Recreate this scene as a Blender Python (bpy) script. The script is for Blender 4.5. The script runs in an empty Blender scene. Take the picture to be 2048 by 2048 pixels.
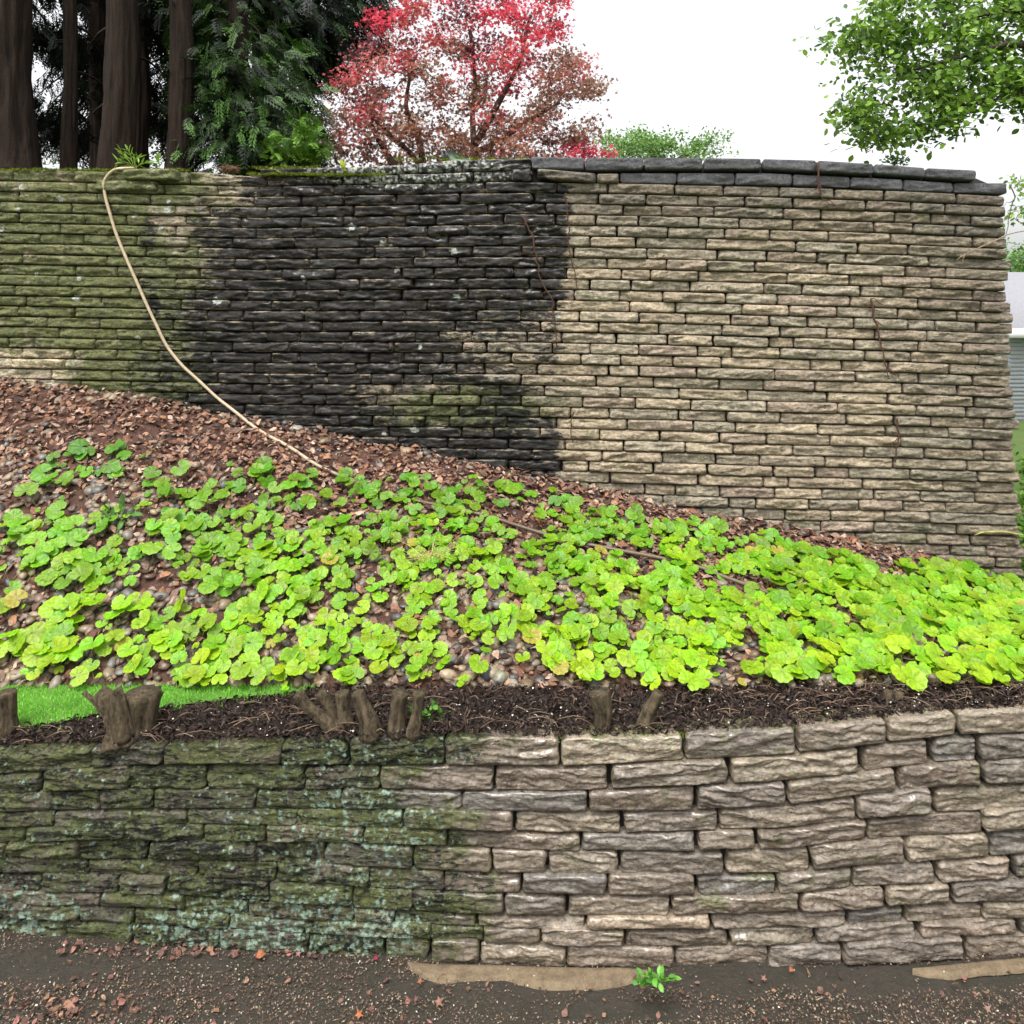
import bpy, math, random
import numpy as np
from mathutils import Vector
R = np.random.default_rng(11)
random.seed(5)
# ------------------------------------------------------------------ camera, sky, sun, exposure
S = bpy.context.scene
F = 1500.0; YH = 660.0; H = 3.4            # focal length in photo pixels, horizon row, eye height
cam = bpy.data.cameras.new('camera'); co = bpy.data.objects.new('camera', cam)
S.collection.objects.link(co); S.camera = co
co.location = (0, 0, H); co.rotation_euler = (math.pi/2, 0, 0)
cam.sensor_width = 36; cam.lens = 36*F/2048; cam.shift_y = -(1024-YH)/2048
cam.clip_start = .05; cam.clip_end = 1500
w = bpy.data.worlds.new('World'); S.world = w; w.use_nodes = True
nt = w.node_tree; nt.nodes.clear()
SUN_EL, SUN_AZ = math.radians(64), math.radians(205)
sky = nt.nodes.new('ShaderNodeTexSky'); sky.sky_type = 'NISHITA'; sky.sun_disc = False
sky.sun_elevation = SUN_EL; sky.sun_rotation = SUN_AZ; sky.air_density = 1.2; sky.dust_density = 6; sky.ozone_density = .6
hs = nt.nodes.new('ShaderNodeHueSaturation'); hs.inputs['Saturation'].default_value = .12
bg = nt.nodes.new('ShaderNodeBackground'); bg.inputs['Strength'].default_value = .15
wo = nt.nodes.new('ShaderNodeOutputWorld')
nt.links.new(sky.outputs[0], hs.inputs['Color']); nt.links.new(hs.outputs[0], bg.inputs[0]); nt.links.new(bg.outputs[0], wo.inputs[0])
sl = bpy.data.lights.new('sun', 'SUN'); sl.energy = .6; sl.angle = math.radians(12); sl.color = (1, .96, .9)
so = bpy.data.objects.new('sun', sl); S.collection.objects.link(so)
sd = Vector((math.sin(SUN_AZ)*math.cos(SUN_EL), math.cos(SUN_AZ)*math.cos(SUN_EL), math.sin(SUN_EL)))
so.rotation_euler = sd.to_track_quat('Z', 'Y').to_euler()
S.view_settings.view_transform = 'Standard'; S.view_settings.look = 'None'
S.view_settings.exposure = 1.3; S.view_settings.gamma = 1
S.render.engine = 'CYCLES'
# ------------------------------------------------------------------ small maths
def P(x, y, D):                              # a point at photo row/column and distance D
    x = np.asarray(x, float); y = np.asarray(y, float); D = np.asarray(D, float)+0*x
    return np.stack([(x-1024)*D/F, D, H-(y-YH)*D/F], -1)
def ip(x, *pts):
    a = np.array(pts, float).reshape(-1, 2); return np.interp(x, a[:, 0], a[:, 1])
def sm(x, a, b):
    t = np.clip((np.asarray(x, float)-a)/(b-a), 0, 1); return t*t*(3-2*t)
_perm = np.random.default_rng(3).permutation(256); _perm = np.concatenate([_perm]*3)
_g = np.random.default_rng(4).normal(size=(256, 3)); _g /= np.linalg.norm(_g, axis=1)[:, None]
def pn(x, y, z=0.):
    x, y, z = np.broadcast_arrays(np.asarray(x, float), np.asarray(y, float), np.asarray(z, float))
    xi, yi, zi = np.floor(x).astype(int), np.floor(y).astype(int), np.floor(z).astype(int)
    xf, yf, zf = x-xi, y-yi, z-zi
    u, v, s = [t*t*t*(t*(t*6-15)+10) for t in (xf, yf, zf)]
    def g(i, j, k):
        h = _perm[_perm[_perm[(xi+i) & 255]+((yi+j) & 255)]+((zi+k) & 255)]
        q = _g[h]; return q[..., 0]*(xf-i)+q[..., 1]*(yf-j)+q[..., 2]*(zf-k)
    L = lambda a, b, t: a+t*(b-a)
    return 1.6*L(L(L(g(0,0,0), g(1,0,0), u), L(g(0,1,0), g(1,1,0), u), v),
                 L(L(g(0,0,1), g(1,0,1), u), L(g(0,1,1), g(1,1,1), u), v), s)
def fbm(x, y, z=0., o=4):
    r = 0; a = 1.; f = 1.
    for _ in range(o):
        r = r+a*pn(x*f, y*f, z*f+_*7.3); a *= .5; f *= 2.03
    return r
# ------------------------------------------------------------------ object helpers
COL = S.collection
def tag(o, label=None, cat=None, group=None, kind=None):
    if label: o['label'] = label
    if cat: o['category'] = cat
    if group: o['group'] = group
    if kind: o['kind'] = kind
    return o
def empty(name, loc, label=None, cat=None, group=None):
    o = bpy.data.objects.new(name, None); COL.objects.link(o); o.location = [float(c) for c in loc]; o.empty_display_size = .1
    return tag(o, label, cat, group)
def mk(name, V, T=None, Q=None, mat=None, parent=None, col=None, mask=None, smooth=False):
    V = np.asarray(V, float)
    if parent is not None: V = V-np.array(parent.location)
    me = bpy.data.meshes.new(name); nT = 0 if T is None else len(T); nQ = 0 if Q is None else len(Q)
    me.vertices.add(len(V)); me.vertices.foreach_set('co', V.astype(np.float32).ravel())
    loops = []; 
    if nT: loops.append(np.asarray(T, np.int32).ravel())
    if nQ: loops.append(np.asarray(Q, np.int32).ravel())
    lp = np.concatenate(loops); me.loops.add(len(lp)); me.loops.foreach_set('vertex_index', lp)
    me.polygons.add(nT+nQ)
    st = np.concatenate([np.arange(nT)*3, nT*3+np.arange(nQ)*4]).astype(np.int32)
    me.polygons.foreach_set('loop_start', st)
    if smooth: me.polygons.foreach_set('use_smooth', np.ones(nT+nQ, bool))
    for nm, a in (('Col', col), ('Mask', mask)):
        if a is None: continue
        a = np.asarray(a, float)
        if a.ndim == 1: a = np.tile(a, (len(V), 1))
        if a.shape[1] == 3: a = np.concatenate([a, np.ones((len(a), 1))], 1)
        at = me.attributes.new(nm, 'FLOAT_COLOR', 'POINT'); at.data.foreach_set('color', a.astype(np.float32).ravel())
    me.update(calc_edges=True); me.validate()
    o = bpy.data.objects.new(name, me); COL.objects.link(o)
    if mat: me.materials.append(mat)
    if parent is not None: o.parent = parent
    return o
class MB:                                    # gathers pieces of one part
    def __init__(s): s.V = []; s.T = []; s.Q = []; s.C = []; s.M = []; s.n = 0
    def add(s, V, T=None, Q=None, C=None, M=None):
        V = np.asarray(V, float).reshape(-1, 3)
        if T is not None and len(T): s.T.append(np.asarray(T)+s.n)
        if Q is not None and len(Q): s.Q.append(np.asarray(Q)+s.n)
        s.V.append(V); s.n += len(V)
        if C is not None: s.C.append(np.broadcast_to(np.asarray(C, float), (len(V), 3)))
        if M is not None: s.M.append(np.broadcast_to(np.asarray(M, float), (len(V), 4)))
        return s
    def build(s, name, mat, parent=None, smooth=False):
        c = lambda L: np.concatenate(L) if L else None
        return mk(name, c(s.V), c(s.T), c(s.Q), mat, parent, c(s.C), c(s.M), smooth)
def gridfaces(nx, ny, off=0):                # nx*ny vertices, row-major by y
    i = np.arange(nx-1)[None]+np.arange(ny-1)[:, None]*nx
    i = i.ravel()+off; return np.stack([i, i+1, i+1+nx, i+nx], 1)
def frames(nrm, yaw):                        # rotation matrices with local z along nrm
    n = nrm/np.linalg.norm(nrm, axis=1)[:, None]
    a = np.where(np.abs(n[:, 2:3]) < .95, np.array([[0, 0, 1.]]), np.array([[1., 0, 0]]))
    x = np.cross(a, n); x /= np.linalg.norm(x, axis=1)[:, None]; y = np.cross(n, x)
    c, s_ = np.cos(yaw)[:, None], np.sin(yaw)[:, None]
    return np.stack([x*c+y*s_, -x*s_+y*c, n], 2)
def scatter(tv, tt, pos, rot, scl, col=None, mb=None, tq=None, shade=None):
    N = len(pos); scl = np.asarray(scl, float)
    if scl.ndim == 1: scl = np.repeat(scl[:, None], 3, 1)
    V = np.einsum('nij,nkj->nki', rot, tv[None]*scl[:, None, :])+pos[:, None, :]
    m = len(tv); off = (np.arange(N)*m)[:, None, None]
    T = (np.asarray(tt)[None]+off).reshape(-1, 3) if tt is not None else None
    Q = (np.asarray(tq)[None]+off).reshape(-1, 4) if tq is not None else None
    C = None
    if col is not None:
        C = np.repeat(col[:, None, :], m, 1)
        if shade is not None: C = C*shade[None, :, None]
        C = C.reshape(-1, 3)
    mb = mb or MB(); mb.add(V.reshape(-1, 3), T, Q, C); return mb
def tube(mb, pts, rad, n=8, C=None, ridge=0., seed=0, res=1):
    pts = np.asarray(pts, float); rad = np.broadcast_to(np.asarray(rad, float), (len(pts),))
    if res > 1:
        t = np.arange(len(pts)); tt = np.linspace(0, len(pts)-1, (len(pts)-1)*res+1)
        q = []
        for k in range(3):                   # catmull-rom
            p = np.concatenate([[2*pts[0, k]-pts[1, k]], pts[:, k], [2*pts[-1, k]-pts[-2, k]]])
            i = np.minimum(tt.astype(int), len(pts)-2); f = tt-i
            a, b, c, d = p[i], p[i+1], p[i+2], p[i+3]
            q.append(.5*((2*b)+(-a+c)*f+(2*a-5*b+4*c-d)*f**2+(-a+3*b-3*c+d)*f**3))
        rad = np.interp(tt, t, rad); pts = np.stack(q, 1)
    m = len(pts); tg = np.gradient(pts, axis=0); tg /= np.linalg.norm(tg, axis=1)[:, None]+1e-9
    up = np.array([.13, .98, .1]) if abs(tg[0, 1]) < .8 else np.array([1., .1, 0])
    a = np.cross(tg, up); a /= np.linalg.norm(a, axis=1)[:, None]; b = np.cross(tg, a)
    th = np.arange(n)*2*math.pi/n
    rr = rad[:, None]*np.ones((1, n))
    if ridge:
        L = np.cumsum(np.r_[0, np.linalg.norm(np.diff(pts, axis=0), axis=1)])
        rr = rr*(1+ridge*fbm(np.cos(th)[None]*2.6+seed, np.sin(th)[None]*2.6, L[:, None]*.9, 3)
                 + .5*ridge*np.abs(pn(np.cos(th)[None]*7+seed, np.sin(th)[None]*7, L[:, None]*1.6)))
    V = pts[:, None]+rr[..., None]*(np.cos(th)[None, :, None]*a[:, None]+np.sin(th)[None, :, None]*b[:, None])
    i = np.arange(n); j = (i+1) % n; k = np.arange(m-1)[:, None]*n
    Q = np.stack([k+i, k+j, k+j+n, k+i+n], -1).reshape(-1, 4)
    V = np.concatenate([V.reshape(-1, 3), pts[:1], pts[-1:]]); e0 = m*n; e1 = e0+1; l = (m-1)*n
    T = np.concatenate([np.stack([np.full(n, e0), j, i], 1), np.stack([np.full(n, e1), l+i, l+j], 1)])
    mb.add(V, T, Q, C if C is None or np.ndim(C) == 1 else None); return mb
# ------------------------------------------------------------------ materials
def M(name): 
    m = bpy.data.materials.new(name); m.use_nodes = True; n = m.node_tree; n.nodes.clear(); return m, n
class N:
    def __init__(s, t): s.t = t
    def __call__(s, k, **kw):
        n = s.t.nodes.new('ShaderNode'+k)
        for a, b in kw.items(): setattr(n, a, b)
        return n
    def l(s, a, b): s.t.links.new(a, b)
    def set(s, inp, v):
        if hasattr(v, 'is_linked') or isinstance(v, bpy.types.NodeSocket): s.l(v, inp)
        else: inp.default_value = v
    def noise(s, scale, detail=4, vec=None, rough=.6, w=None):
        n = s('TexNoise'); n.inputs['Scale'].default_value = scale; n.inputs['Detail'].default_value = detail; n.inputs['Roughness'].default_value = rough
        if vec is not None: s.l(vec, n.inputs['Vector'])
        return n.outputs[0]
    def math(s, op, a, b=0., c=None, clamp=False):
        n = s('Math', operation=op); n.use_clamp = clamp; s.set(n.inputs[0], a); s.set(n.inputs[1], b)
        if c is not None: s.set(n.inputs[2], c)
        return n.outputs[0]
    def rng(s, v, a, b, c=0., d=1.):
        n = s('MapRange'); s.set(n.inputs[0], v); n.inputs[1].default_value = a; n.inputs[2].default_value = b; s.set(n.inputs[3], c); s.set(n.inputs[4], d); return n.outputs[0]
    def mix(s, f, a, b, mode='MIX'):
        n = s('Mix', data_type='RGBA', blend_type=mode); s.set(n.inputs[0], f); s.set(n.inputs[6], a); s.set(n.inputs[7], b); return n.outputs[2]
    def ramp(s, f, *st):
        n = s('ValToRGB'); e = n.color_ramp.elements
        while len(e) < len(st): e.new(.5)
        for k, (p, c) in enumerate(st): e[k].position = p; e[k].color = (*c, 1)
        s.l(f, n.inputs[0]); return n.outputs[0]
    def coord(s, sc=(1, 1, 1)):
        g = s('NewGeometry').outputs['Position']
        if sc == (1, 1, 1): return g
        v = s('VectorMath', operation='MULTIPLY'); s.l(g, v.inputs[0]); v.inputs[1].default_value = sc; return v.outputs[0]
def c4(c): return (*c, 1.)
def finish(n, col, rough, bump=None, bs=.5, bd=.01, spec=.5, trans=0., tcol=None, coat=None):
    b = n('BsdfPrincipled'); n.set(b.inputs['Base Color'], col); n.set(b.inputs['Roughness'], rough); n.set(b.inputs['Specular IOR Level'], spec)
    if bump is not None:
        u = n('Bump'); n.set(u.inputs['Strength'], bs); u.inputs['Distance'].default_value = bd; n.l(bump, u.inputs['Height']); n.l(u.outputs[0], b.inputs['Normal'])
    if coat is not None: n.set(b.inputs['Coat Weight'], coat); b.inputs['Coat Roughness'].default_value = .13; b.inputs['Coat IOR'].default_value = 1.45
    o = n('OutputMaterial'); out = b.outputs[0]
    if trans:
        t = n('BsdfTranslucent'); n.set(t.inputs[0], tcol if tcol is not None else col); m = n('MixShader'); m.inputs[0].default_value = trans
        n.l(b.outputs[0], m.inputs[1]); n.l(t.outputs[0], m.inputs[2]); out = m.outputs[0]
    n.l(out, o.inputs[0])
def vmat(name, rough=.7, spec=.3, nscale=20, nlo=.75, nhi=1.25, trans=0., bump=0., bd=.004, bscale=60):
    m, t = M(name); n = N(t); a = n('Attribute', attribute_name='Col')
    f = n.rng(n.noise(nscale, 4, n.coord()), .3, .7, nlo, nhi)
    cc = n('CombineColor'); [n.l(f, cc.inputs[k]) for k in range(3)]
    col = n.mix(1., a.outputs[0], cc.outputs[0], 'MULTIPLY')
    finish(n, col, rough, n.noise(bscale, 4, n.coord()) if bump else None, bump, bd, spec, trans); return m
def stone_mat(name, fscale=1., rb=.8, rwet=.28, bst=1., la=(.2, .215, .18), lb=(.5, .52, .47)):
    m, t = M(name); n = N(t); a = n('Attribute', attribute_name='Col'); k = n('Attribute', attribute_name='Mask')
    sp = n('SeparateColor'); n.l(k.outputs['Color'], sp.inputs[0]); r, g, b = sp.outputs; wet = k.outputs['Alpha']
    P1 = n.coord(); Ps = n.coord((1, 1, 3.2))
    n1 = n.noise(9*fscale, 8, Ps, .7); n2 = n.noise(38*fscale, 6, P1, .65); n3 = n.noise(120*fscale, 3, P1)
    f = n.rng(n1, .34, .66, .45, 1.5); f2 = n.rng(n2, .34, .66, .6, 1.4)
    f = n.math('MULTIPLY', f, f2); cc = n('CombineColor'); [n.l(f, cc.inputs[q]) for q in range(3)]
    col = n.mix(1., a.outputs[0], cc.outputs[0], 'MULTIPLY')
    # green algae film
    mg = n.rng(n.math('ADD', g, n.math('MULTIPLY', n.math('SUBTRACT', n.noise(5*fscale, 8, P1, .75), .5), 3.2)), .25, .8)
    moss = n.mix(n.rng(n.math('ADD', n.math('MULTIPLY', n1, .5), n.math('MULTIPLY', n2, .5)), .4, .6), c4((.014, .022, .005)), c4((.125, .15, .022)))
    col = n.mix(n.math('MULTIPLY', mg, .86), col, moss)
    # black crust
    mb_ = n.rng(n.math('ADD', r, n.math('MULTIPLY', n.math('SUBTRACT', n.noise(9*fscale, 9, Ps, .8), .5), 3.6)), .34, .56)
    blk = n.mix(n.rng(n3, .4, .7), c4((.002, .0022, .003)), c4((.012, .013, .017)))
    col = n.mix(n.math('MULTIPLY', mb_, .95), col, blk)
    q = n.noise(15*fscale, 9, n.coord((1, 1, 2.4)), .85); hl = n.rng(q, .585, .65)
    col = n.mix(n.math('MULTIPLY', n.math('MULTIPLY', mb_, hl), .8), col, c4((.17, .165, .15)))  # pale flecks in the crust, with ledge sparkle put into the colour
    # pale lichen
    v = n('TexVoronoi'); v.inputs['Scale'].default_value = 26*fscale; n.l(P1, v.inputs['Vector'])
    lv = n.math('SUBTRACT', n.math('MULTIPLY', n.noise(14*fscale, 7, P1, .75), 1.1), n.math('MULTIPLY', v.outputs['Distance'], .35))
    ml = n.rng(n.math('ADD', b, lv), .82, .93)
    col = n.mix(n.math('MULTIPLY', ml, .85), col, n.mix(n.rng(n2, .4, .6), c4(la), c4(lb)))
    ro = n.math('SUBTRACT', rb, n.math('MULTIPLY', mb_, .36)); ro = n.math('ADD', ro, n.math('MULTIPLY', wet, n.math('SUBTRACT', rwet, ro)))
    rough = n.math('ADD', ro, n.math('MULTIPLY', n.math('SUBTRACT', n2, .5), .35), clamp=True)
    bump = n.math('ADD', n.math('MULTIPLY', n1, 1.), n.math('ADD', n.math('MULTIPLY', n2, .55), n.math('MULTIPLY', n3, .2)))
    finish(n, col, rough, bump, n.math('SUBTRACT', bst, n.math('MULTIPLY', wet, bst*.45)), .034/fscale**.5, n.math('SUBTRACT', .5, n.math('MULTIPLY', mb_, .36)), coat=n.math('MULTIPLY', wet, n.rng(n1, .42, .56, .15, 1.))); return m
MST = stone_mat('sandstone'); MSL = stone_mat('sandstone_wet', 1.3, .75, .13, 1., (.12, .2, .14), (.3, .4, .32))
m, t = M('concrete_block'); n = N(t); q = n.noise(48, 6, n.coord(), .85); q1 = n.noise(8, 5, n.coord())
cb_col = n.mix(n.rng(q, .35, .7), c4((.06, .06, .068)), c4((.33, .33, .34))); cb_col = n.mix(n.rng(q1, .35, .7), cb_col, c4((.10, .096, .10)))
finish(n, cb_col, .9, n.math('ADD', q, n.math('MULTIPLY', q1, .6)), 1., .05, .3); MCB = m
m, t = M('dark_joint'); n = N(t); finish(n, n.mix(n.noise(20, 3, n.coord()), c4((.006, .005, .004)), c4((.018, .015, .011))), .95); MJ = m
def soil(name, cols, sc=8, bd=.02):
    m, t = M(name); n = N(t); a = n.noise(sc, 8, n.coord(), .7); b = n.noise(sc*7, 6, n.coord(), .7)
    c = n.ramp(n.math('ADD', n.math('MULTIPLY', a, .6), n.math('MULTIPLY', b, .4)), *[(.3+.4*k/(len(cols)-1), cc) for k, cc in enumerate(cols)])
    finish(n, c, .92, n.math('ADD', a, b), .8, bd, .25); return m
MBANK = soil('bank_soil', [(.02, .012, .009), (.07, .035, .025), (.12, .07, .045)])
MBED = soil('bed_soil', [(.006, .005, .004), (.022, .015, .011), (.05, .035, .025)], 14)
MFRONT = soil('packed_dirt', [(.012, .010, .008), (.045, .037, .029), (.03, .028, .02), (.085, .066, .048)], 6)
MGRASSG = soil('lawn_soil', [(.05, .10, .02), (.09, .2, .03), (.13, .24, .045)], 6)
MFAR = soil('meadow', [(.03, .05, .015), (.06, .1, .02), (.08, .09, .03)], 1)
MSAND = soil('washed_concrete', [(.05, .038, .025), (.15, .112, .07), (.23, .178, .115)], 14, .006)
MLEAF = vmat('cover_leaf', .42, .4, 45, .72, 1.2, .35, .35, .006, 70)
MLIT = vmat('leaf_litter', .75, .2, 60, .6, 1.4, .05)
MPEB = vmat('pebble', .45, .5, 35, .65, 1.35, 0, .3, .004, 60)
MNEED = vmat('evergreen_spray', .6, .3, 10, .6, 1.4, .12)
MRED = vmat('maple_leaf', .6, .3, 10, .8, 1.2, .45)
MGRN = vmat('tree_leaf', .5, .4, 10, .8, 1.2, .4)
MTWIG = vmat('twig', .85, .2, 40, .6, 1.4)
MGRASS = vmat('grass_blade', .6, .3, 6, .8, 1.2, .3)
MMOSS = vmat('moss', .95, .1, 60, .5, 1.5, 0, .8, .01, 90)
def bark(name, a, b, zs=.18, sc=14):
    m, t = M(name); n = N(t); q = n.noise(sc, 7, n.coord((1, 1, zs)), .7); q2 = n.noise(50, 4, n.coord())
    finish(n, n.mix(n.rng(n.math('ADD', n.math('MULTIPLY', q, .7), n.math('MULTIPLY', q2, .3)), .35, .65), c4(a), c4(b)), .9, q, 1., .03, .2); return m
MBARK = bark('conifer_bark', (.003, .002, .0015), (.032, .019, .012), .1, 22)
MBARK2 = bark('shrub_bark', (.012, .009, .005), (.15, .115, .07), .25, 34)
MBARK3 = bark('maple_bark', (.03, .022, .018), (.11, .085, .07), .5, 20)
def plain(name, c, rough=.6, var=.12, spec=.4):
    m, t = M(name); n = N(t); d = tuple(x*(1-var*2) for x in c)
    finish(n, n.mix(n.noise(18, 5, n.coord()), c4(d), c4(tuple(min(1, x*(1+var)) for x in c))), rough, n.noise(60, 3, n.coord()), .2, .003, spec); return m
# ------------------------------------------------------------------ where things lie
DW = lambda x: 8.0-1.4*np.clip(np.asarray(x, float), -600, 2600)/2048        # upper wall
DL = lambda x: 4.25-.35*np.clip(np.asarray(x, float), -600, 2600)/2048       # lower wall
BASE = lambda x: ip(x, -600,690, 0,756, 181,778, 304,794, 395,818, 543,838, 670,870, 820,896, 932,921, 1033,943, 1146,968, 1236,983, 1345,1015, 1400,1026, 1471,1037, 1645,1066, 1830,1106, 1964,1160, 2048,1193, 2600,1290)
kx = np.array([0, 276, 326, 616, 716, 934, 1133, 1332, 1384, 1565, 1710, 1891, 2036.])
kc = np.array([[355,490,600,700,785,865,945,1030,1130,1200,1280,1360],
 [325,440,570,680,765,852,960,1050,1150,1225,1310,1425],
 [325,438,570,680,765,852,960,1050,1150,1225,1310,1425],
 [310,440,575,680,768,862,975,1090,1205,1300,1368,1478],
 [300,440,570,680,780,870,1000,1110,1225,1300,1380,1495],
 [278,445,580,688,800,888,1030,1140,1260,1320,1408,1525],
 [290,450,585,700,815,910,1045,1153,1270,1345,1435,1550],
 [282,420,560,695,810,915,1040,1165,1270,1345,1438,1545],
 [260,412,550,690,805,915,1045,1160,1268,1345,1435,1552],
 [240,388,530,665,790,900,1038,1155,1252,1330,1425,1550],
 [195,340,482,610,742,855,998,1112,1235,1320,1415,1535],
 [150,280,420,560,700,820,965,1085,1200,1290,1385,1508],
 [125,267,405,545,682,802,935,1062,1190,1277,1368,1483.]])
kc = 1370+kc*.3623
kx = np.r_[-900, kx, 2300]; kc = np.vstack([kc[:1]+2, kc, kc[-1:]-14])
def LB(i, x): return np.interp(x, kx, kc[:, i])
TOPY = lambda x: LB(0, x); FOOTY = lambda x: LB(11, x)
ZBED = lambda x: H-(TOPY(x)-YH)*DL(x)/F+ip(x, 950,.016, 1200,-.014)
D0 = lambda x: F*(H-ZBED(x))/(1376-YH)
def bank(x, y=None, s=None):                 # the planted bank: a ruled slope from the bed up to the wall foot
    x = np.asarray(x, float); d0 = D0(x); h0 = H-ZBED(x); d1 = DW(x)+.02; h1 = (BASE(x)-YH)*d1/F
    if s is None:
        yy = np.asarray(y, float)-YH; s = (F*h0-yy*d0)/(yy*(d1-d0)-F*(h1-h0))
    D = d0+s*(d1-d0); h = h0+s*(h1-h0); X = (x-1024)*D/F
    z = H-h+.05*fbm(X*1.1, D*1.1, 2., 3)*np.clip(s*6, 0, 1)*np.clip((1-s)*6, .3, 1)
    return np.stack([X, D, z], -1)
def bnorm(x, s):
    a = bank(x, s=s); b = bank(x, s=s+.01); c = bank(x+8, s=s); n_ = np.cross(c-a, b-a); return n_/np.linalg.norm(n_, axis=-1)[..., None]
# ------------------------------------------------------------------ ground sheets
def sheet(name, fn, us, vs, mat, **kw):
    U, V_ = np.meshgrid(us, vs); p = fn(U, V_)
    return mk(name, p.reshape(-1, 3), None, gridfaces(len(us), len(vs)), mat, smooth=True, **kw)
tag(sheet('hillside', lambda u, v: bank(u, s=v), np.linspace(-1000, 3400, 260), np.linspace(-.03, 1.03, 70), MBANK), kind='structure')
def bedf(u, v):
    f0 = ip(u, 950,.04, 1200,.12); D = DL(u)+f0+(D0(u)+.12-DL(u)-f0)*v; X = (u-1024)*D/F
    return np.stack([X, D, ZBED(u)-.015*v+.012*fbm(X*4, D*4, 1., 3)], -1)
tag(sheet('garden_bed', bedf, np.linspace(-1000, 3400, 330), np.linspace(0, 1, 24), MBED), kind='structure')
def frontf(u, v):
    z = H-(FOOTY(u)-YH)*DL(u)/F+.012; X = (u-1024)*DL(u)/F; Y = DL(u)+.12-v
    return np.stack([X, Y, z*np.clip(1-v/6, 0, 1)+.012*fbm(X*2, Y*2, 5., 4)], -1)
tag(sheet('dirt_path', frontf, np.linspace(-1200, 3200, 240), np.concatenate([np.linspace(0, 2, 60), np.linspace(2.1, 9, 20)]), MFRONT), kind='structure')
def flatground(name, x0, x1, y0, y1, z, mat, nn=12):
    return tag(sheet(name, lambda u, v: np.stack([u, v, z+.05*pn(u*.1, v*.1, 0)], -1), np.linspace(x0, x1, nn), np.linspace(y0, y1, nn), mat), kind='structure')
flatground('ground', -400, 400, -200, 900, -.35, MFAR, 40)
def upf(u, v):
    zt = H-(352-YH)*DW(u)/F; D = DW(u)+.25+v; X = (u-1024)*DW(u)/F
    return np.stack([X, D, zt-.12+.02*v+.05*fbm(X, D, 3., 3)], -1)
tag(sheet('upper_ground', upf, np.linspace(-2500, 1990, 60), np.linspace(0, 22, 40), MBED), kind='structure')
tag(sheet('side_yard', lambda u, v: np.stack([u, v, np.where(u > 5.2, .95, .95)+.06*pn(u, v, 1)-.0*v], -1), np.linspace(4.45, 60, 90), np.linspace(6.5, 90, 90), MFAR), kind='structure')
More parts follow.
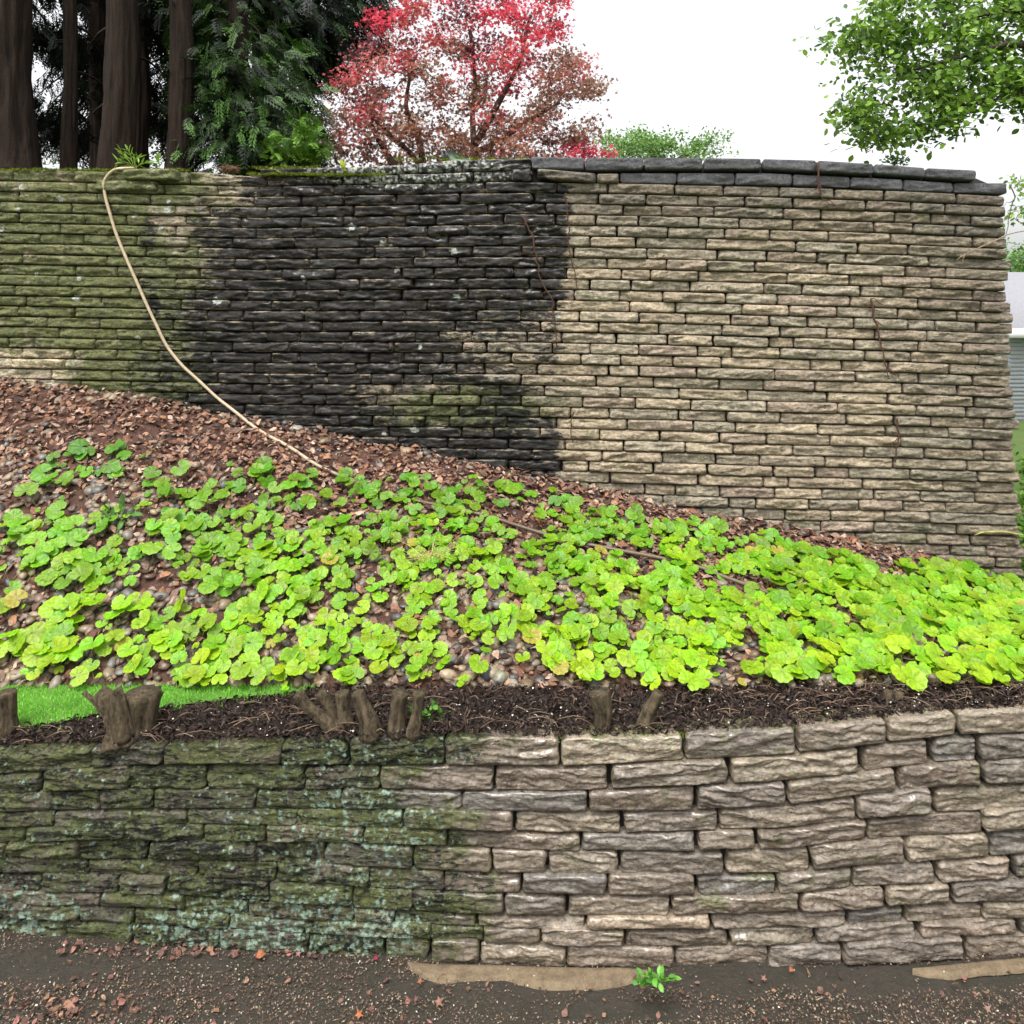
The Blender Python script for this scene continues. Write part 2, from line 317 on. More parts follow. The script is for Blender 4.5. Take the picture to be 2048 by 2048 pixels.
# ------------------------------------------------------------------ stones
def stone(mb, px, yt, yb, D, depth=.3, bulge=.03, amp=.012, cell=4., col=(.3, .27, .2), mfn=None, seed=0, rnd=.22, skew=(0, 0), off=0., backz=0., topmoss=False):
    x0, x1 = px; w_ = x1-x0; h_ = max(yb(x0)-yt(x0), 3)
    nx = max(6, int(w_/cell)); ny = max(7, int(h_/cell*1.35))
    u = np.linspace(0, 1, nx)[None]*np.ones((ny, 1)); v = np.linspace(0, 1, ny)[:, None]*np.ones((1, nx))
    # cosine spacing near edges
    v = .5*v+.5*(.5-.5*np.cos(v*math.pi)); 
    X = x0+u*w_; cu = np.abs(2*u-1)**(max(4, w_/h_*5)); cv = np.abs(2*v-1)**5
    ul = skew[0]*(1-v)+skew[1]*v
    Yt = yt(X)+rnd*.25*h_*.5*pn(X*.03+seed, 3.3, 0); Yb = yb(X)+rnd*.25*h_*.5*pn(X*.03+seed, 7.3, 0)
    pull = rnd*h_*cu*cv
    X = X-np.sign(u-.5)*pull*.9+ul*np.sign(u-.5)*np.clip(np.abs(2*u-1)*4-3, 0, 1); Y = Yt+(Yb-Yt)*v; Y = Y-np.sign(v-.5)*pull*.7
    X = X+np.clip(np.abs(2*u-1)*6-5, 0, 1)*h_*.09*pn(v*2.2+seed*3, u, seed)
    d = D(X)+off; p = P(X, Y, d); sc = float(np.mean(D(np.array([x0]))))/F
    nrm = np.cross(p[0, -1]-p[0, 0], p[-1, 0]-p[0, 0]); nrm /= np.linalg.norm(nrm)
    if nrm[1] > 0: nrm = -nrm
    U = X*sc; W = Y*sc; hh = h_*sc
    e = np.minimum(np.minimum(u, 1-u)*w_, np.minimum(v, 1-v)*h_)*sc
    prof = 1-np.exp(-e/(hh*.045)); pk = .58+.2*pn(U*3+seed*2, seed, 1.); prof *= .86+.14*np.where(v < pk, v/pk, 1-.8*((v-pk)/(1-pk))**1.5)
    wv = W+.03*fbm(U*4, W*3, seed, 3)+U*.12*math.sin(seed*9); a = fbm(U*3.5+seed, wv*21, seed*1.7, 4)
    ter = a*2.3; ter = (np.floor(ter)+sm(ter-np.floor(ter), .38, .6))/2.3
    rdg = 1-np.abs(pn(U*4.5+9+seed, W*23+U*3*math.sin(seed*5), seed))*2.2
    fine = fbm(U*22, W*40, seed, 3)
    hgt = bulge*prof*(1+.35*pn(U*3+seed, W*3, 4))+amp*np.clip(e/(hh*.10), 0, 1)*(1.9*ter+.7*rdg+.22*fine)
    # face leans out low down where the rock was pitched off
    hgt = hgt+amp*.6*(v-.5)*pn(seed*3., U*2, 0)
    p = p+nrm*hgt[..., None]
    n0 = nx*ny; ring = np.r_[np.arange(nx), np.arange(1, ny)*nx+nx-1, (ny-1)*nx+np.arange(nx-2, -1, -1), np.arange(ny-2, 0, -1)*nx]
    pf = p.reshape(-1, 3); back = pf[ring]-nrm*(depth); back[:, 2] -= 0
    V = np.concatenate([pf, back]); k = len(ring); i = np.arange(k); j = (i+1) % k
    Q = np.concatenate([gridfaces(nx, ny)[:, ::-1], np.stack([ring[i], ring[j], n0+j, n0+i], 1)])
    bx, by = X.reshape(-1), Y.reshape(-1); bx = np.r_[bx, bx[ring]]; by = np.r_[by, by[ring]]
    cen = (.5*(x0+x1), .5*(yt(.5*(x0+x1))+yb(.5*(x0+x1))))
    mk_, cc = mfn(bx, by, cen, seed) if mfn else (None, 1.)
    if mfn is up_mask_ref[0]:               # pale mineral lines follow the joints through the crust
        ed = np.minimum(v, 1-v)*h_; ed = np.minimum(ed, np.minimum(u, 1-u)*w_).reshape(-1); ed = np.r_[ed, ed[ring]]
        mk_[:, 0] *= 1-.62*(1-sm(ed, 1.0, 3.6))*sm(pn(bx*.035+seed, by*.07, 1.)+.15, -.1, .35)
    if topmoss: mk_[n0:] = (.1, .75, .05, .1)
    cvar = 1+.10*pn(bx*.02+seed, by*.05, 2.)
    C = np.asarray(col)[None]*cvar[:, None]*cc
    mb.add(V, None, Q, C, mk_ if mk_ is not None else (0, 0, 0, 0))
up_mask_ref = [None]
def blob(x, y, cx, cy, rx, ry): return np.clip(1.3-np.sqrt(((x-cx)/rx)**2+((y-cy)/ry)**2), 0, 1)
bursts = [(125,398,7),(46,376,7),(340,403,5),(338,422,9),(272,432,6),(322,455,8),(74,548,5),(160,558,6),(154,598,8),(410,625,0),(437,602,10),(279,675,6),(432,722,6),(705,455,8),(766,488,7),(795,540,6),(910,504,8),(782,492,4),(610,558,6),(206,610,5),(150,745,5),(40,420,6),(5,460,7),(915,595,9),(830,860,9),(771,868,7),(620,620,4),(1115,634,6),(843,694,6)]
def up_mask(x, y, cen, sd):
    nz = fbm(x*.012, y*.012, 9., 4); nz2 = fbm(x*.035, y*.035, 3., 3)
    Lb = ip(y, 340,470, 420,440, 500,425, 580,380, 700,365, 900,330); Rb = ip(y, 340,1075, 376,1140, 500,1135, 600,1128, 650,1118, 900,1118, 1000,1120)
    black = (.12*sm(x, 250, 330)+.88*sm(x+nz*95+25*np.sin(y*.9+cen[0]), Lb-120, Lb+90))*(1-sm(x+nz2*9+7*np.sin(cen[1]*.7), Rb-16, Rb+16))*(.93+.2*nz2)
    tan = np.maximum.reduce([.85*blob(x, y, 1020, 715, 160, 85), .8*blob(x, y, 880, 800, 170, 62), .85*blob(x, y, 1085, 800, 70, 75), .7*blob(x, y, 1085, 645, 60, 40), .35*blob(x, y, 500, 400, 70, 70)])
    tan *= 1-.9*sm(y, 862, 884)
    sm_ = (np.sin(cen[0]*12.3+cen[1]*7.7)*.5+.5)
    black = black*(1-.66*np.clip(tan*1.15+.5*(sm_-.5)*(tan > .04)+.3*nz2*(tan > .02), 0, 1))
    black = np.maximum(black, .55*sm(blob(x, y, 300, 470, 22, 40), .3, .6)); 
    black = np.maximum(black, .8*sm(blob(x, y, 310, 612, 18, 28), .3, .6))
    green = (1-sm(x+nz*60, 330, 520))*(.95-.3*sm(y, 640, 760)*(1-sm(x, 60, 200))) 
    green = np.maximum(green, 1.0*(blob(x, y, 930, 815, 220, 55)+.5*blob(x, y, 700, 870, 160, 40)))
    green = green*(1-.45*sm(blob(x, y, 370, 450, 90, 60), .2, .8))
    green = np.maximum(green, .18*sm(y, BASE(x)-130, BASE(x)-10))
    lich = .42*sm(blob(x, y, 830, 345, 260, 40), 0, .7)+.12*blob(x, y, 720, 430, 400, 120)+.26*blob(x, y, 500, 390, 60, 60)+.28*blob(x, y, 1110, 390, 60, 14)+.1*blob(x, y, 950, 760, 180, 100)
    for bx, by, br in bursts:
        if br: lich = np.maximum(lich, .75*np.clip(1.2-np.hypot(x-bx, y-by)/(br*1.5), 0, 1))
    greyed = (1-sm(y+30*nz, 350, 560))*sm(x, 1040, 1200)*.70+.5*sm(x+nz*40, 1700, 2010)+.3*sm(y-BASE(x), -60, 0)  # darker and greyer towards the top right, the right end and the foot
    greyed = np.clip(greyed, 0, .78)
    cc = (1-greyed)[:, None]*np.array([1, 1, 1.])+greyed[:, None]*np.array([.3, .31, .33])
    pale = .9*(1-sm(x, 90, 200))*sm(y, 690, 720); cc = cc*(1+.9*pale[:, None])
    wet = .38*black
    green = green*(1-.55*pale)
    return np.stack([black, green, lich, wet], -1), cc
up_mask_ref[0] = up_mask
PAL = np.array([1.2, 1.17, 1.17])*np.array([(.270,.222,.152), (.250,.212,.150), (.285,.235,.162), (.245,.210,.150), (.255,.205,.150), (.262,.215,.148), (.235,.207,.15), (.245,.215,.155), (.275,.228,.155)])
wall = empty('retaining_wall', P(1300, 1000, DW(1300)+.1), 'long tall rock faced stone wall behind the planted bank, mossy left, black in middle, tan at right', 'retaining wall')
def UB(i, x):
    y0 = ip(x, -300,357, 0,362, 512,373, 1024,363.6, 1250,367, 1536,373, 1800,382, 2050,394)
    pc = ip(x, 0,20.8, 512,20.75, 1024,21.35, 1536,21.5, 2050,21.2)
    if i == -1: return ip(x, -300,337, 0,340, 400,344, 512,353, 760,350, 1024,341, 1100,340)
    if i == -2: return ip(x, 500,338, 700,334, 800,330, 900,321, 1024,317, 1062,316)
    return y0+i*pc
XE = lambda y: 2009+(y-390)*34/750
mb = MB(); prev = []
rs = random.Random(8)
for i in range(-2, 41):
    x = -980+rs.random()*60; js = [x]
    if i == -2: js = [522]; x = 522
    xend = 1062 if i < 0 else XE(UB(i, 1990.))+rs.uniform(-9, 7)
    if i == -1: xend = 1064
    while x < xend-8:
        mean = ip(x, 0, 128, 450, 112, 700, 96, 1200, 112, 2000, 112); 
        for _ in range(12):
            ww = min(max(rs.gauss(mean, 30), 48), 178)
            if all(abs(x+ww-q) > 16 for q in prev): break
        if xend-(x+ww) < 52: ww = xend-x
        x += ww; js.append(x)
    prev = js[1:-1]
    for a, b in zip(js[:-1], js[1:]):
        xm = (a+b)/2
        if UB(i, xm) > BASE(xm)+34: continue
        g = rs.choice([.7, .9, 1.1, 1.1, 1.6, 2.3]) if xm > 700 else rs.choice([.4, .5, .6, .9])
        t0 = rs.uniform(-.6, .9); t1 = rs.uniform(-.5, .5); tl = rs.uniform(-.006, .006)
        yt = lambda X, i=i, t0=t0, tl=tl, xm=xm: UB(i, X)+.65+t0*.5+tl*(X-xm)
        yb = lambda X, i=i, t1=t1, tl=tl, xm=xm: UB(i+1, X)-.7+t1*.5+tl*(X-xm)
        c = PAL[rs.randrange(len(PAL))]*rs.uniform(.88, 1.1)
        if rs.random() < .025: c = np.array((.26, .2, .15))
        c = .5*c+.5*c*ip(xm, 0,.9, 1100,1, 2048,.92)
        last = b >= xend-1
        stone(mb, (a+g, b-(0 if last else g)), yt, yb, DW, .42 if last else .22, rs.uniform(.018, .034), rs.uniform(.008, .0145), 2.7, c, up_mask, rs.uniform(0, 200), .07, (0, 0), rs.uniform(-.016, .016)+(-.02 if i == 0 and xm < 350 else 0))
mb.build('stonework', MST, wall)
# recessed core behind the joints
xs = np.linspace(-980, 1990, 70); fr = []
for X in xs:
    top = UB(-2, X) if 525 < X < 1060 else (UB(-1, X) if X <= 525 else 330)
    if X > 1180: top = ip(X, 1180,325, 1600,325, 1950,350, 1990,368)
    fr.append((X, top+5)); 
def slab(name, xs, topy, boty, Dfn, th, off, mat, parent):
    a = P(xs, topy, Dfn(xs)+off); b = P(xs, boty, Dfn(xs)+off); n_ = len(xs); sh = np.array([0, th, 0])
    V = np.concatenate([a, b, a+sh, b+sh]); i = np.arange(n_-1)
    Q = np.concatenate([np.stack([i, i+n_, i+n_+1, i+1], 1), np.stack([i+2*n_, i+1+2*n_, i+1+3*n_, i+3*n_], 1), np.stack([i, i+1, i+1+2*n_, i+2*n_], 1), [[n_-1, 2*n_-1, 4*n_-1, 3*n_-1]], [[0, 2*n_, 3*n_, n_]]])
    return mk(name, V, None, Q, mat, parent)
slab('core', xs, np.array([f[1] for f in fr]), BASE(xs)+40, DW, .3, .055, MJ, wall)
# grey block coping
top1 = lambda X: ip(X, 1062,313, 1170,316, 1288,315, 1407,316, 1524,318, 1633,321, 1748,328, 1851,336, 1953,341)
bot1 = lambda X: ip(X, 1062,339, 1170,343, 1300,341, 1536,341, 1633,346, 1748,350, 1851,357, 1953,364)
top2 = lambda X: ip(X, 1240,345, 1536,345, 1701,353, 1806,358, 1907,365, 2016,365)
bot2 = lambda X: ip(X, 1240,369, 1536,372.5, 1701,377, 1849,386, 2016,390)
def blk(name, x0, x1, tf, bf, off, mat, col=(.2, .2, .2), mfn=None, depth=.42, **kw):
    b_ = MB(); stone(b_, (x0, x1), tf, bf, DW, depth, kw.get('bulge', .012), kw.get('amp', .007), 3., col, mfn, random.uniform(0, 99), .08, off=off)
    return b_.build(name, mat, wall)
J1 = [1062, 1170, 1288, 1407, 1524, 1633, 1748, 1851, 1953]
for a, b in zip(J1[:-1], J1[1:]): blk('coping_block', a+1.5, b-1.5, lambda X: top1(X)+random.uniform(-.1, .1), lambda X: bot1(X)-2.2, -.045+random.uniform(-.01, .01), MCB)
J2 = [1240, 1354, 1470, 1585, 1701, 1806, 1907, 2014]
for a, b in zip(J2[:-1], J2[1:]): blk('coping_block', a+1.2, b-1.2, lambda X: top2(X)+1.5, lambda X: bot2(X)-2, -.01+random.uniform(-.008, .008), MCB)
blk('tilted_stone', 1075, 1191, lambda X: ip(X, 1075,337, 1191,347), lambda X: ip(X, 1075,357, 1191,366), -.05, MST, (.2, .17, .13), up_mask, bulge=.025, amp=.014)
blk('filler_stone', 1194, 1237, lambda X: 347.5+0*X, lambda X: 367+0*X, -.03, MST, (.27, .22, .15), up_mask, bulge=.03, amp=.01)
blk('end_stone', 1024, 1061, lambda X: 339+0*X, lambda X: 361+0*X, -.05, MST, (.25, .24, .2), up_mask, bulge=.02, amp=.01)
# projecting mossy stones at the left top
for (a, b, t, bt, of) in [(248, 352, 338, 360, -.1), (192, 314, 361, 382, -.06)]:
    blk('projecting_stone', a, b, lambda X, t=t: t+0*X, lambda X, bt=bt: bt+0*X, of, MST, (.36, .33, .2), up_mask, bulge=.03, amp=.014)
# ------------------------------------------------------------------ lower wall
low = empty('garden_wall', P(1024, 1900, DL(1024)), 'low wall of larger stones in front, green with lichen on its left half and wet clean on its right', 'garden wall')
JL = [[183,328,560,700,888,1120,1367,1593,1775,1911], [89,257,415,610,762,986,1220,1458,1719,1859,1953], [105,201,306,513,685,923,1175,1391,1573,1795,1964],
 [110,377,594,807,1026,1245,1437,1712,1866], [52,250,408,534,727,894,1162,1391,1515,1732,1964], [13,158,298,511,652,825,984,1095,1238,1449,1621,1810,1977],
 [179,397,554,740,888,1042,1216,1390,1554,1703,1870,2022], [85,239,334,538,707,825,1008,1133,1343,1598,1770,1902], [203,366,496,709,789,952,1173,1420,1692,1806,1964],
 [56,159,270,460,612,861,966,1082,1249,1456,1629,1834,2035], [134,268,440,616,769,859,961,1133,1350,1535,1684,1930]]
edge = [1080, 905, 925, 1032, 1045, 985, 1042, 1050, 1010, 1085, 985]
def low_mask(x, y, cen, sd):
    i = int(np.clip(np.searchsorted([LB(k, cen[0]) for k in range(12)], cen[1])-1, 0, 10))
    nz = fbm(x*.02, y*.02, 5., 4)
    old = 1-sm(x+nz*60, edge[i]-190, edge[i]+35)
    black = old*(.36+.10*np.sin(sd*5)); green = old*(.66+.14*np.sin(sd*3)+.2*pn(x*.01, y*.02, 8.))
    lich = old*(.33+.30*(blob(x, y, 560, 1850, 260, 60)+.8*blob(x, y, 40, 1820, 120, 60)+.5*blob(x, y, 700, 1890, 200, 50)+.35*blob(x, y, 750, 1640, 260, 160)))
    for bx, by, br in [(674, 1500, 22), (950, 1511, 10), (247, 1517, 9), (604, 1518, 8), (465, 1500, 7), (684, 1492, 8)]:
        lich = np.maximum(lich, .8*np.clip(1.25-np.hypot(x-bx, y-by)/br, 0, 1))
    green = np.maximum(green, .2*sm(np.sin(sd*9), .6, 1))
    wet = (1-old)*.9+old*.15
    cc = np.ones((len(x), 3))*(1-.25*old)[:, None]
    return np.stack([black, green, np.clip(lich, 0, .46), wet], -1), cc
PL = np.array([.72,.70,.69])*np.array([(.235,.19,.142), (.205,.172,.135), (.255,.21,.155), (.19,.17,.142), (.22,.175,.13), (.27,.225,.16), (.195,.168,.135)])
mb = MB(); rl = random.Random(4)
for i in range(11):
    js = [-760, -610, -480, -330, -190, -60 if i % 2 else -20]+[j for j in JL[i] if j > (-60 if i % 2 else -20)+25]+([2110-40*(i % 2), 2260-50*(i % 3)] if JL[i][-1] < 2020 else [2180])+[2390+20*(i % 3)-60*(i % 2), 2540-70*(i % 2), 2700-60*(i % 3), 2860-70*(i % 2), 3010+25*(i % 3), 3180]
    for a, b in zip(js[:-1], js[1:]):
        g = (1.6+3.4*rl.random()) if a > 900 else .9; xm = (a+b)/2; tl = rl.uniform(-.012, .012)*(i > 0); sh = rl.uniform(-1, 1.6)
        yt = lambda X, i=i, tl=tl, xm=xm, sh=sh: LB(i, X)+ip(X, 800,1.0, 1100,1.9)+sh*(.6 if i else 0)+tl*(X-xm)
        yb = lambda X, i=i, tl=tl, xm=xm, sh=sh: LB(i+1, X)-ip(X, 800,1.1, 1100,2.1)+(3.5 if i == 10 else 0)+.3*sh+tl*(X-xm)
        c = PL[rl.randrange(len(PL))]*rl.uniform(.8, 1.15)
        if i == 8 and a > 1150 and a < 1400: c = np.array((.23, .175, .12))
        sk = (rl.uniform(-3, 3), rl.uniform(-3, 3))
        b_ = MB() if i == 0 else mb
        stone(b_, (a+g, b-g), yt, yb, DL, (.24 if xm < 1200 else .13) if i == 0 else .16, rl.uniform(.012, .019), rl.uniform(.0055, .0105), 2.6, c, low_mask, rl.uniform(0, 200), .09, sk, rl.uniform(-.022, .018) if i else rl.uniform(-.01, .005), topmoss=(i == 0 and xm > 1150))
        if i == 0: b_.build('cap_stone', MSL, low)
mb.build('stonework', MSL, low)
xs = np.linspace(-760, 3170, 90); slab('core', xs, TOPY(xs)+10, FOOTY(xs)+14, DL, .2, .06, MJ, low)
# ------------------------------------------------------------------ moss
def mossy(name, pts, parent, cols, hgt=.012):
    mb = MB(); 
    for (x, y, D, rx, rz) in pts:
        k = max(1, int(rx/.02)); 
        for _ in range(k*3):
            c = P(x, y, D)+np.array([random.uniform(-rx, rx), random.uniform(-.05, .05), random.uniform(-rz, rz)])
            N_ = 26; a = R.normal(size=(N_, 3)); a[:, 2] = np.abs(a[:, 2])+.2; pos = c+R.normal(size=(N_, 3))*np.array([.02, .015, .004])
            tv = np.array([[-.12, 0, 0], [.12, 0, 0], [0, 0, 1.]]); 
            scatter(tv, [[0, 1, 2]], pos, frames(a, R.uniform(0, 6, N_)), R.uniform(.6, 1.4, N_)*hgt, np.array(cols)[R.integers(0, len(cols), N_)], mb)
    return mb.build(name, MMOSS, parent)
G = [(.09, .13, .015), (.14, .18, .015), (.05, .08, .012), (.18, .2, .02)]
pts = [(x, 351+random.uniform(-1.5, 1), DW(x)-.04, .08, .006) for x in list(range(515, 760, 12))]+[(x, 337, DW(x)-.0, .07, .006) for x in range(520, 640, 14)]+[(x, 341, DW(x), .1, .006) for x in range(20, 360, 24)]+[(x, 315+random.uniform(0, 6), DW(x)+.02, .04, .005) for x in range(800, 1050, 30)]
mo = mossy('moss', pts, wall, G, .02); mo['kind'] = 'stuff'
pts = [(x, TOPY(x)-y, DL(x)+.08, .05, .004) for x, y in [(1120, 2), (1140, 4), (1160, 4), (1010, 2), (1030, 2), (1310, 5), (1340, 6), (1370, 6), (1400, 6), (1440, 8), (1550, 8), (1580, 6), (1650, 10), (1680, 10), (1850, 8)]]
mo = mossy('moss', pts, low, [(.06, .09, .02), (.1, .13, .03), (.14, .18, .03)], .02); mo['kind'] = 'stuff'
# ------------------------------------------------------------------ pebbles and litter on the bank
ico = [(-0.5257,.8507,0),(.5257,.8507,0),(-.5257,-.8507,0),(.5257,-.8507,0),(0,-.5257,.8507),(0,.5257,.8507),(0,-.5257,-.8507),(0,.5257,-.8507),(.8507,0,-.5257),(.8507,0,.5257),(-.8507,0,-.5257),(-.8507,0,.5257)]
icf = [(0,11,5),(0,5,1),(0,1,7),(0,7,10),(0,10,11),(1,5,9),(5,11,4),(11,10,2),(10,7,6),(7,1,8),(3,9,4),(3,4,2),(3,2,6),(3,6,8),(3,8,9),(4,9,5),(2,4,11),(6,2,10),(8,6,7),(9,8,1)]
def subdiv(V, Fc):
    V = [np.array(v) for v in V]; cache = {}; out = []
    def mid(a, b):
        k = (min(a, b), max(a, b))
        if k not in cache: m = V[a]+V[b]; V.append(m/np.linalg.norm(m)); cache[k] = len(V)-1
        return cache[k]
    for a, b, c in Fc:
        x, y, z = mid(a, b), mid(b, c), mid(c, a); out += [(a, x, z), (b, y, x), (c, z, y), (x, y, z)]
    return np.array(V), np.array(out)
IV, IF = subdiv(ico, icf); IV2, IF2 = subdiv(IV, IF)
def bs(n_, lo=-350, hi=2650): return R.uniform(lo, hi, n_), R.uniform(0, 1, n_)
def pixy(p): return 1024+p[:, 0]*F/p[:, 1], YH+(H-p[:, 2])*F/p[:, 1]
PC = .62*np.array([(.20,.14,.08), (.30,.22,.13), (.13,.085,.055), (.15,.14,.12), (.25,.17,.11), (.08,.07,.065), (.36,.28,.18), (.19,.12,.085), (.24,.2,.15)])
def pebbles(n_, smin, smax):
    x, s = bs(n_); p = bank(x, s=s); nr = bnorm(x, s)+R.normal(size=(n_, 3))*.25
    sz = R.uniform(smin, smax, n_)*R.uniform(.6, 1.1, n_); sc = np.stack([sz, sz*R.uniform(.6, .9, n_), sz*R.uniform(.35, .6, n_)], 1)
    px, py = pixy(p); keep = (R.random(n_) < .10+.95*sm(py, BASE(px)+70, BASE(px)+200)) | (py < BASE(px)+14)
    p = p+nr*(sc[:, 2:3]*R.uniform(-.1, .9, (n_, 1))); c = PC[R.integers(0, len(PC), n_)]*R.uniform(.7, 1.2, (n_, 1))
    k = keep; mb = MB(); V = []
    half = R.random(n_) < .5
    for hsel, tv in ((half, IV*(1+.1*pn(IV[:, 0]*1.5, IV[:, 1]*1.5, IV[:, 2]*1.5))[:, None]), (~half, IV*(1+.22*pn(IV[:, 0]*1.2+5, IV[:, 1]*1.2, IV[:, 2]*1.2))[:, None])):
        q = k & hsel; scatter(tv, IF, p[q], frames(nr[q], R.uniform(0, 6.3, q.sum())), sc[q], c[q], mb)
    return mb
mb = pebbles(10800, .024, .06); o = mb.build('river_pebbles', MPEB, None, True); tag(o, 'mixed brown and grey rounded pebbles covering the planted bank', 'pebbles', kind='stuff')
def lobed():                                 # a crumpled dead leaf: lens outline with curl
    t = np.linspace(0, 1, 6); w_ = np.array([.03, .3, .42, .36, .2, .02]); V = []
    for a, b in zip(t, w_):
        z = .25*math.sin(a*3.1)+.0; V += [(a-.5, -b, z+.16*b/.4), (a-.5, 0, z-.04), (a-.5, b, z+.22*b/.4)]
    T = []
    for i in range(5):
        o_ = i*3
        T += [(o_, o_+3, o_+4), (o_, o_+4, o_+1), (o_+1, o_+4, o_+5), (o_+1, o_+5, o_+2)]
    return np.array(V), np.array(T)
LV, LT = lobed()
LC = np.array([(.27,.14,.09), (.19,.09,.065), (.36,.21,.14), (.12,.06,.045), (.33,.22,.16), (.46,.33,.25), (.22,.10,.06), (.30,.15,.08), (.07,.04,.032), (.24,.15,.11)])
def litter(n_, smin, smax, dens, mb):
    x, s = bs(n_); p = bank(x, s=s); px, py = pixy(p); k = R.random(n_) < dens(px, py)
    p = p[k]; x = x[k]; s = s[k]; m_ = len(p); nr = bnorm(x, s)+R.normal(size=(m_, 3))*.28
    p = p+np.array([0, -.01, 0])+bnorm(x, s)*R.uniform(.012, .05, (m_, 1))
    sz = R.uniform(smin, smax, m_); sc = np.stack([sz, sz*R.uniform(.4, .95, m_), sz*R.uniform(-.7, .7, m_)], 1)
    scatter(LV, LT, p, frames(nr, R.uniform(0, 6.3, m_)), sc, LC[R.integers(0, len(LC), m_)]*R.uniform(.4, .95, (m_, 1)), mb)
mb = MB()
dens = lambda x, y: np.clip(1.15-.95*sm(y-BASE(x), 100, 250)+.18*fbm(x*.01, y*.02, 2.), .13, 1)
litter(21500, .035, .095, dens, mb); litter(12000, .012, .035, dens, mb)
o = mb.build('leaf_litter', MLIT); tag(o, 'reddish brown dead leaves and bark shreds along the foot of the tall wall', 'leaf litter', kind='stuff')
# ------------------------------------------------------------------ ground cover plants
def coverleaf(seed, nl=11):
    rg = np.random.default_rng(seed); n_ = 56; th = np.linspace(-math.pi*.92, math.pi*.92, n_)
    r = 1-.085*np.abs(np.sin(th*nl/2)); r *= 1-.55*np.exp(-((math.pi-np.abs(th))/.42)**2)
    r *= 1+.08*rg.normal()*np.cos(th); out = np.stack([r*np.cos(th), r*np.sin(th)*1.06, (.10+.06*rg.normal())*r**2+.07*np.sin(th*3+rg.uniform(0, 6))+.025*np.sin(th*nl)], 1)
    mid = out*.55; mid[:, 2] = .02+.03*np.sin(th*nl/2)
    c = np.array([[-.12, 0, -.06]]); V = np.concatenate([c, mid, out]); T = []; 
    i = np.arange(n_-1); T = np.concatenate([np.stack([0*i, 1+i, 2+i], 1), np.stack([1+i, 1+n_+i, 2+n_+i], 1), np.stack([1+i, 2+n_+i, 2+i], 1)])
    sh = np.concatenate([[.78], .95+.12*np.sin(th*nl), 1.04+0*th]); return V, T, sh
CL = [coverleaf(k, 11+k % 3*2) for k in range(5)]
gaps = [(20, 1010, 110, 45), (330, 1205, 120, 40), (60, 1270, 70, 40), (1000, 1335, 130, 50), (640, 1020, 60, 30), (1090, 1165, 50, 20), (540, 1300, 30, 25), (1330, 1290, 40, 40), (1480, 1330, 60, 40), (200, 1000, 60, 25), (760, 1250, 30, 30), (1270, 1120, 90, 14), (1880, 1330, 60, 30), (1700, 1250, 60, 20), (420, 1230, 60, 30), (1010, 1210, 35, 30)]
def pdens(x, y):
    up = ip(x, 0,1060, 60,930, 130,900, 260,900, 320,950, 500,950, 700,965, 940,968, 1100,1005, 1200,1030, 1340,1055, 1500,1078, 1650,1115, 1750,1142, 1850,1150, 1950,1150, 2048,1190, 2300,1240)
    d = sm(y, up-8, up+14)*ip(y, 900,.42, 1000,.62, 1100,.85, 1200,1, 1380,1)*ip(x, 0,.7, 250,.6, 500,.8, 800,1, 2048,1)
    for cx, cy, rx, ry in gaps: d = d*(1-.93*sm(blob(x, y, cx, cy, rx, ry), .15, .55))
    hy = np.interp(x, [900, 1041, 1171, 1316, 1439, 1580], [1030, 1066, 1099, 1134, 1167, 1220])
    d = d*(1-.9*(np.abs(y-hy-8) < 16)*(x > 960)*(x < 1580)*(fbm(x*.012, 1.7, 0) > -.25))
    return np.clip(d*(.8+.5*fbm(x*.013, y*.02, 6.)), 0, 1)
mb = MB(); ms = MB()
n_ = 6200; x, s = bs(n_); p = bank(x, s=s); px, py = pixy(p); k = R.random(n_) < pdens(px, py)
x = x[k]; s = s[k]; p = p[k]; px = px[k]; py = py[k]
# leaves grow in rosettes
X_, S_, P_ = [], [], []
cnt = R.integers(1, 3, len(p)); rep = np.repeat(np.arange(len(p)), cnt); m_ = len(rep)
jit = R.normal(size=(m_, 3))*np.array([.07, .06, .0]); base = p[rep]; pos = base+jit
nb = bnorm(x[rep], s[rep]); sz = R.choice([R.uniform(.018, .04), 1.], m_, p=[.0, 1.])*(.020+.058*R.random(m_)**.9)*ip(py[rep], 900,1.1, 1100,.95, 1380,.95)*ip(px[rep], 0,1.25, 500,1.05, 800,.9, 2048,1.0)
hgt = sz*1.0+R.uniform(.01, .06, m_); pos[:, 2] += hgt+jit[:, 1]*.3*ip(px[rep], 0, 1.6, 1200, .5, 2048, 0)
nr = nb*.6+np.array([0, -.55, .7])+R.normal(size=(m_, 3))*.30
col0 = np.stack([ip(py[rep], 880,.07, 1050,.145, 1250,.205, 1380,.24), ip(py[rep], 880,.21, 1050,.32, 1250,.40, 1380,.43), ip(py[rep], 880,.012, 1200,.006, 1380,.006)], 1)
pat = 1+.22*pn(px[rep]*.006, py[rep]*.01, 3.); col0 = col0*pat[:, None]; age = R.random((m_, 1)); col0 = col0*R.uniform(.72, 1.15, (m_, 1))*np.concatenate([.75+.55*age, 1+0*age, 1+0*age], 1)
yel = R.random(m_) < .006; col0[yel] = (.34, .3, .04)
w5 = R.integers(0, 5, m_); rot = frames(nr, R.uniform(0, 6.3, m_))
for j, (tv, tt, sh) in enumerate(CL):
    q = w5 == j; scatter(tv, tt, pos[q], rot[q], sz[q], col0[q], mb, shade=sh)
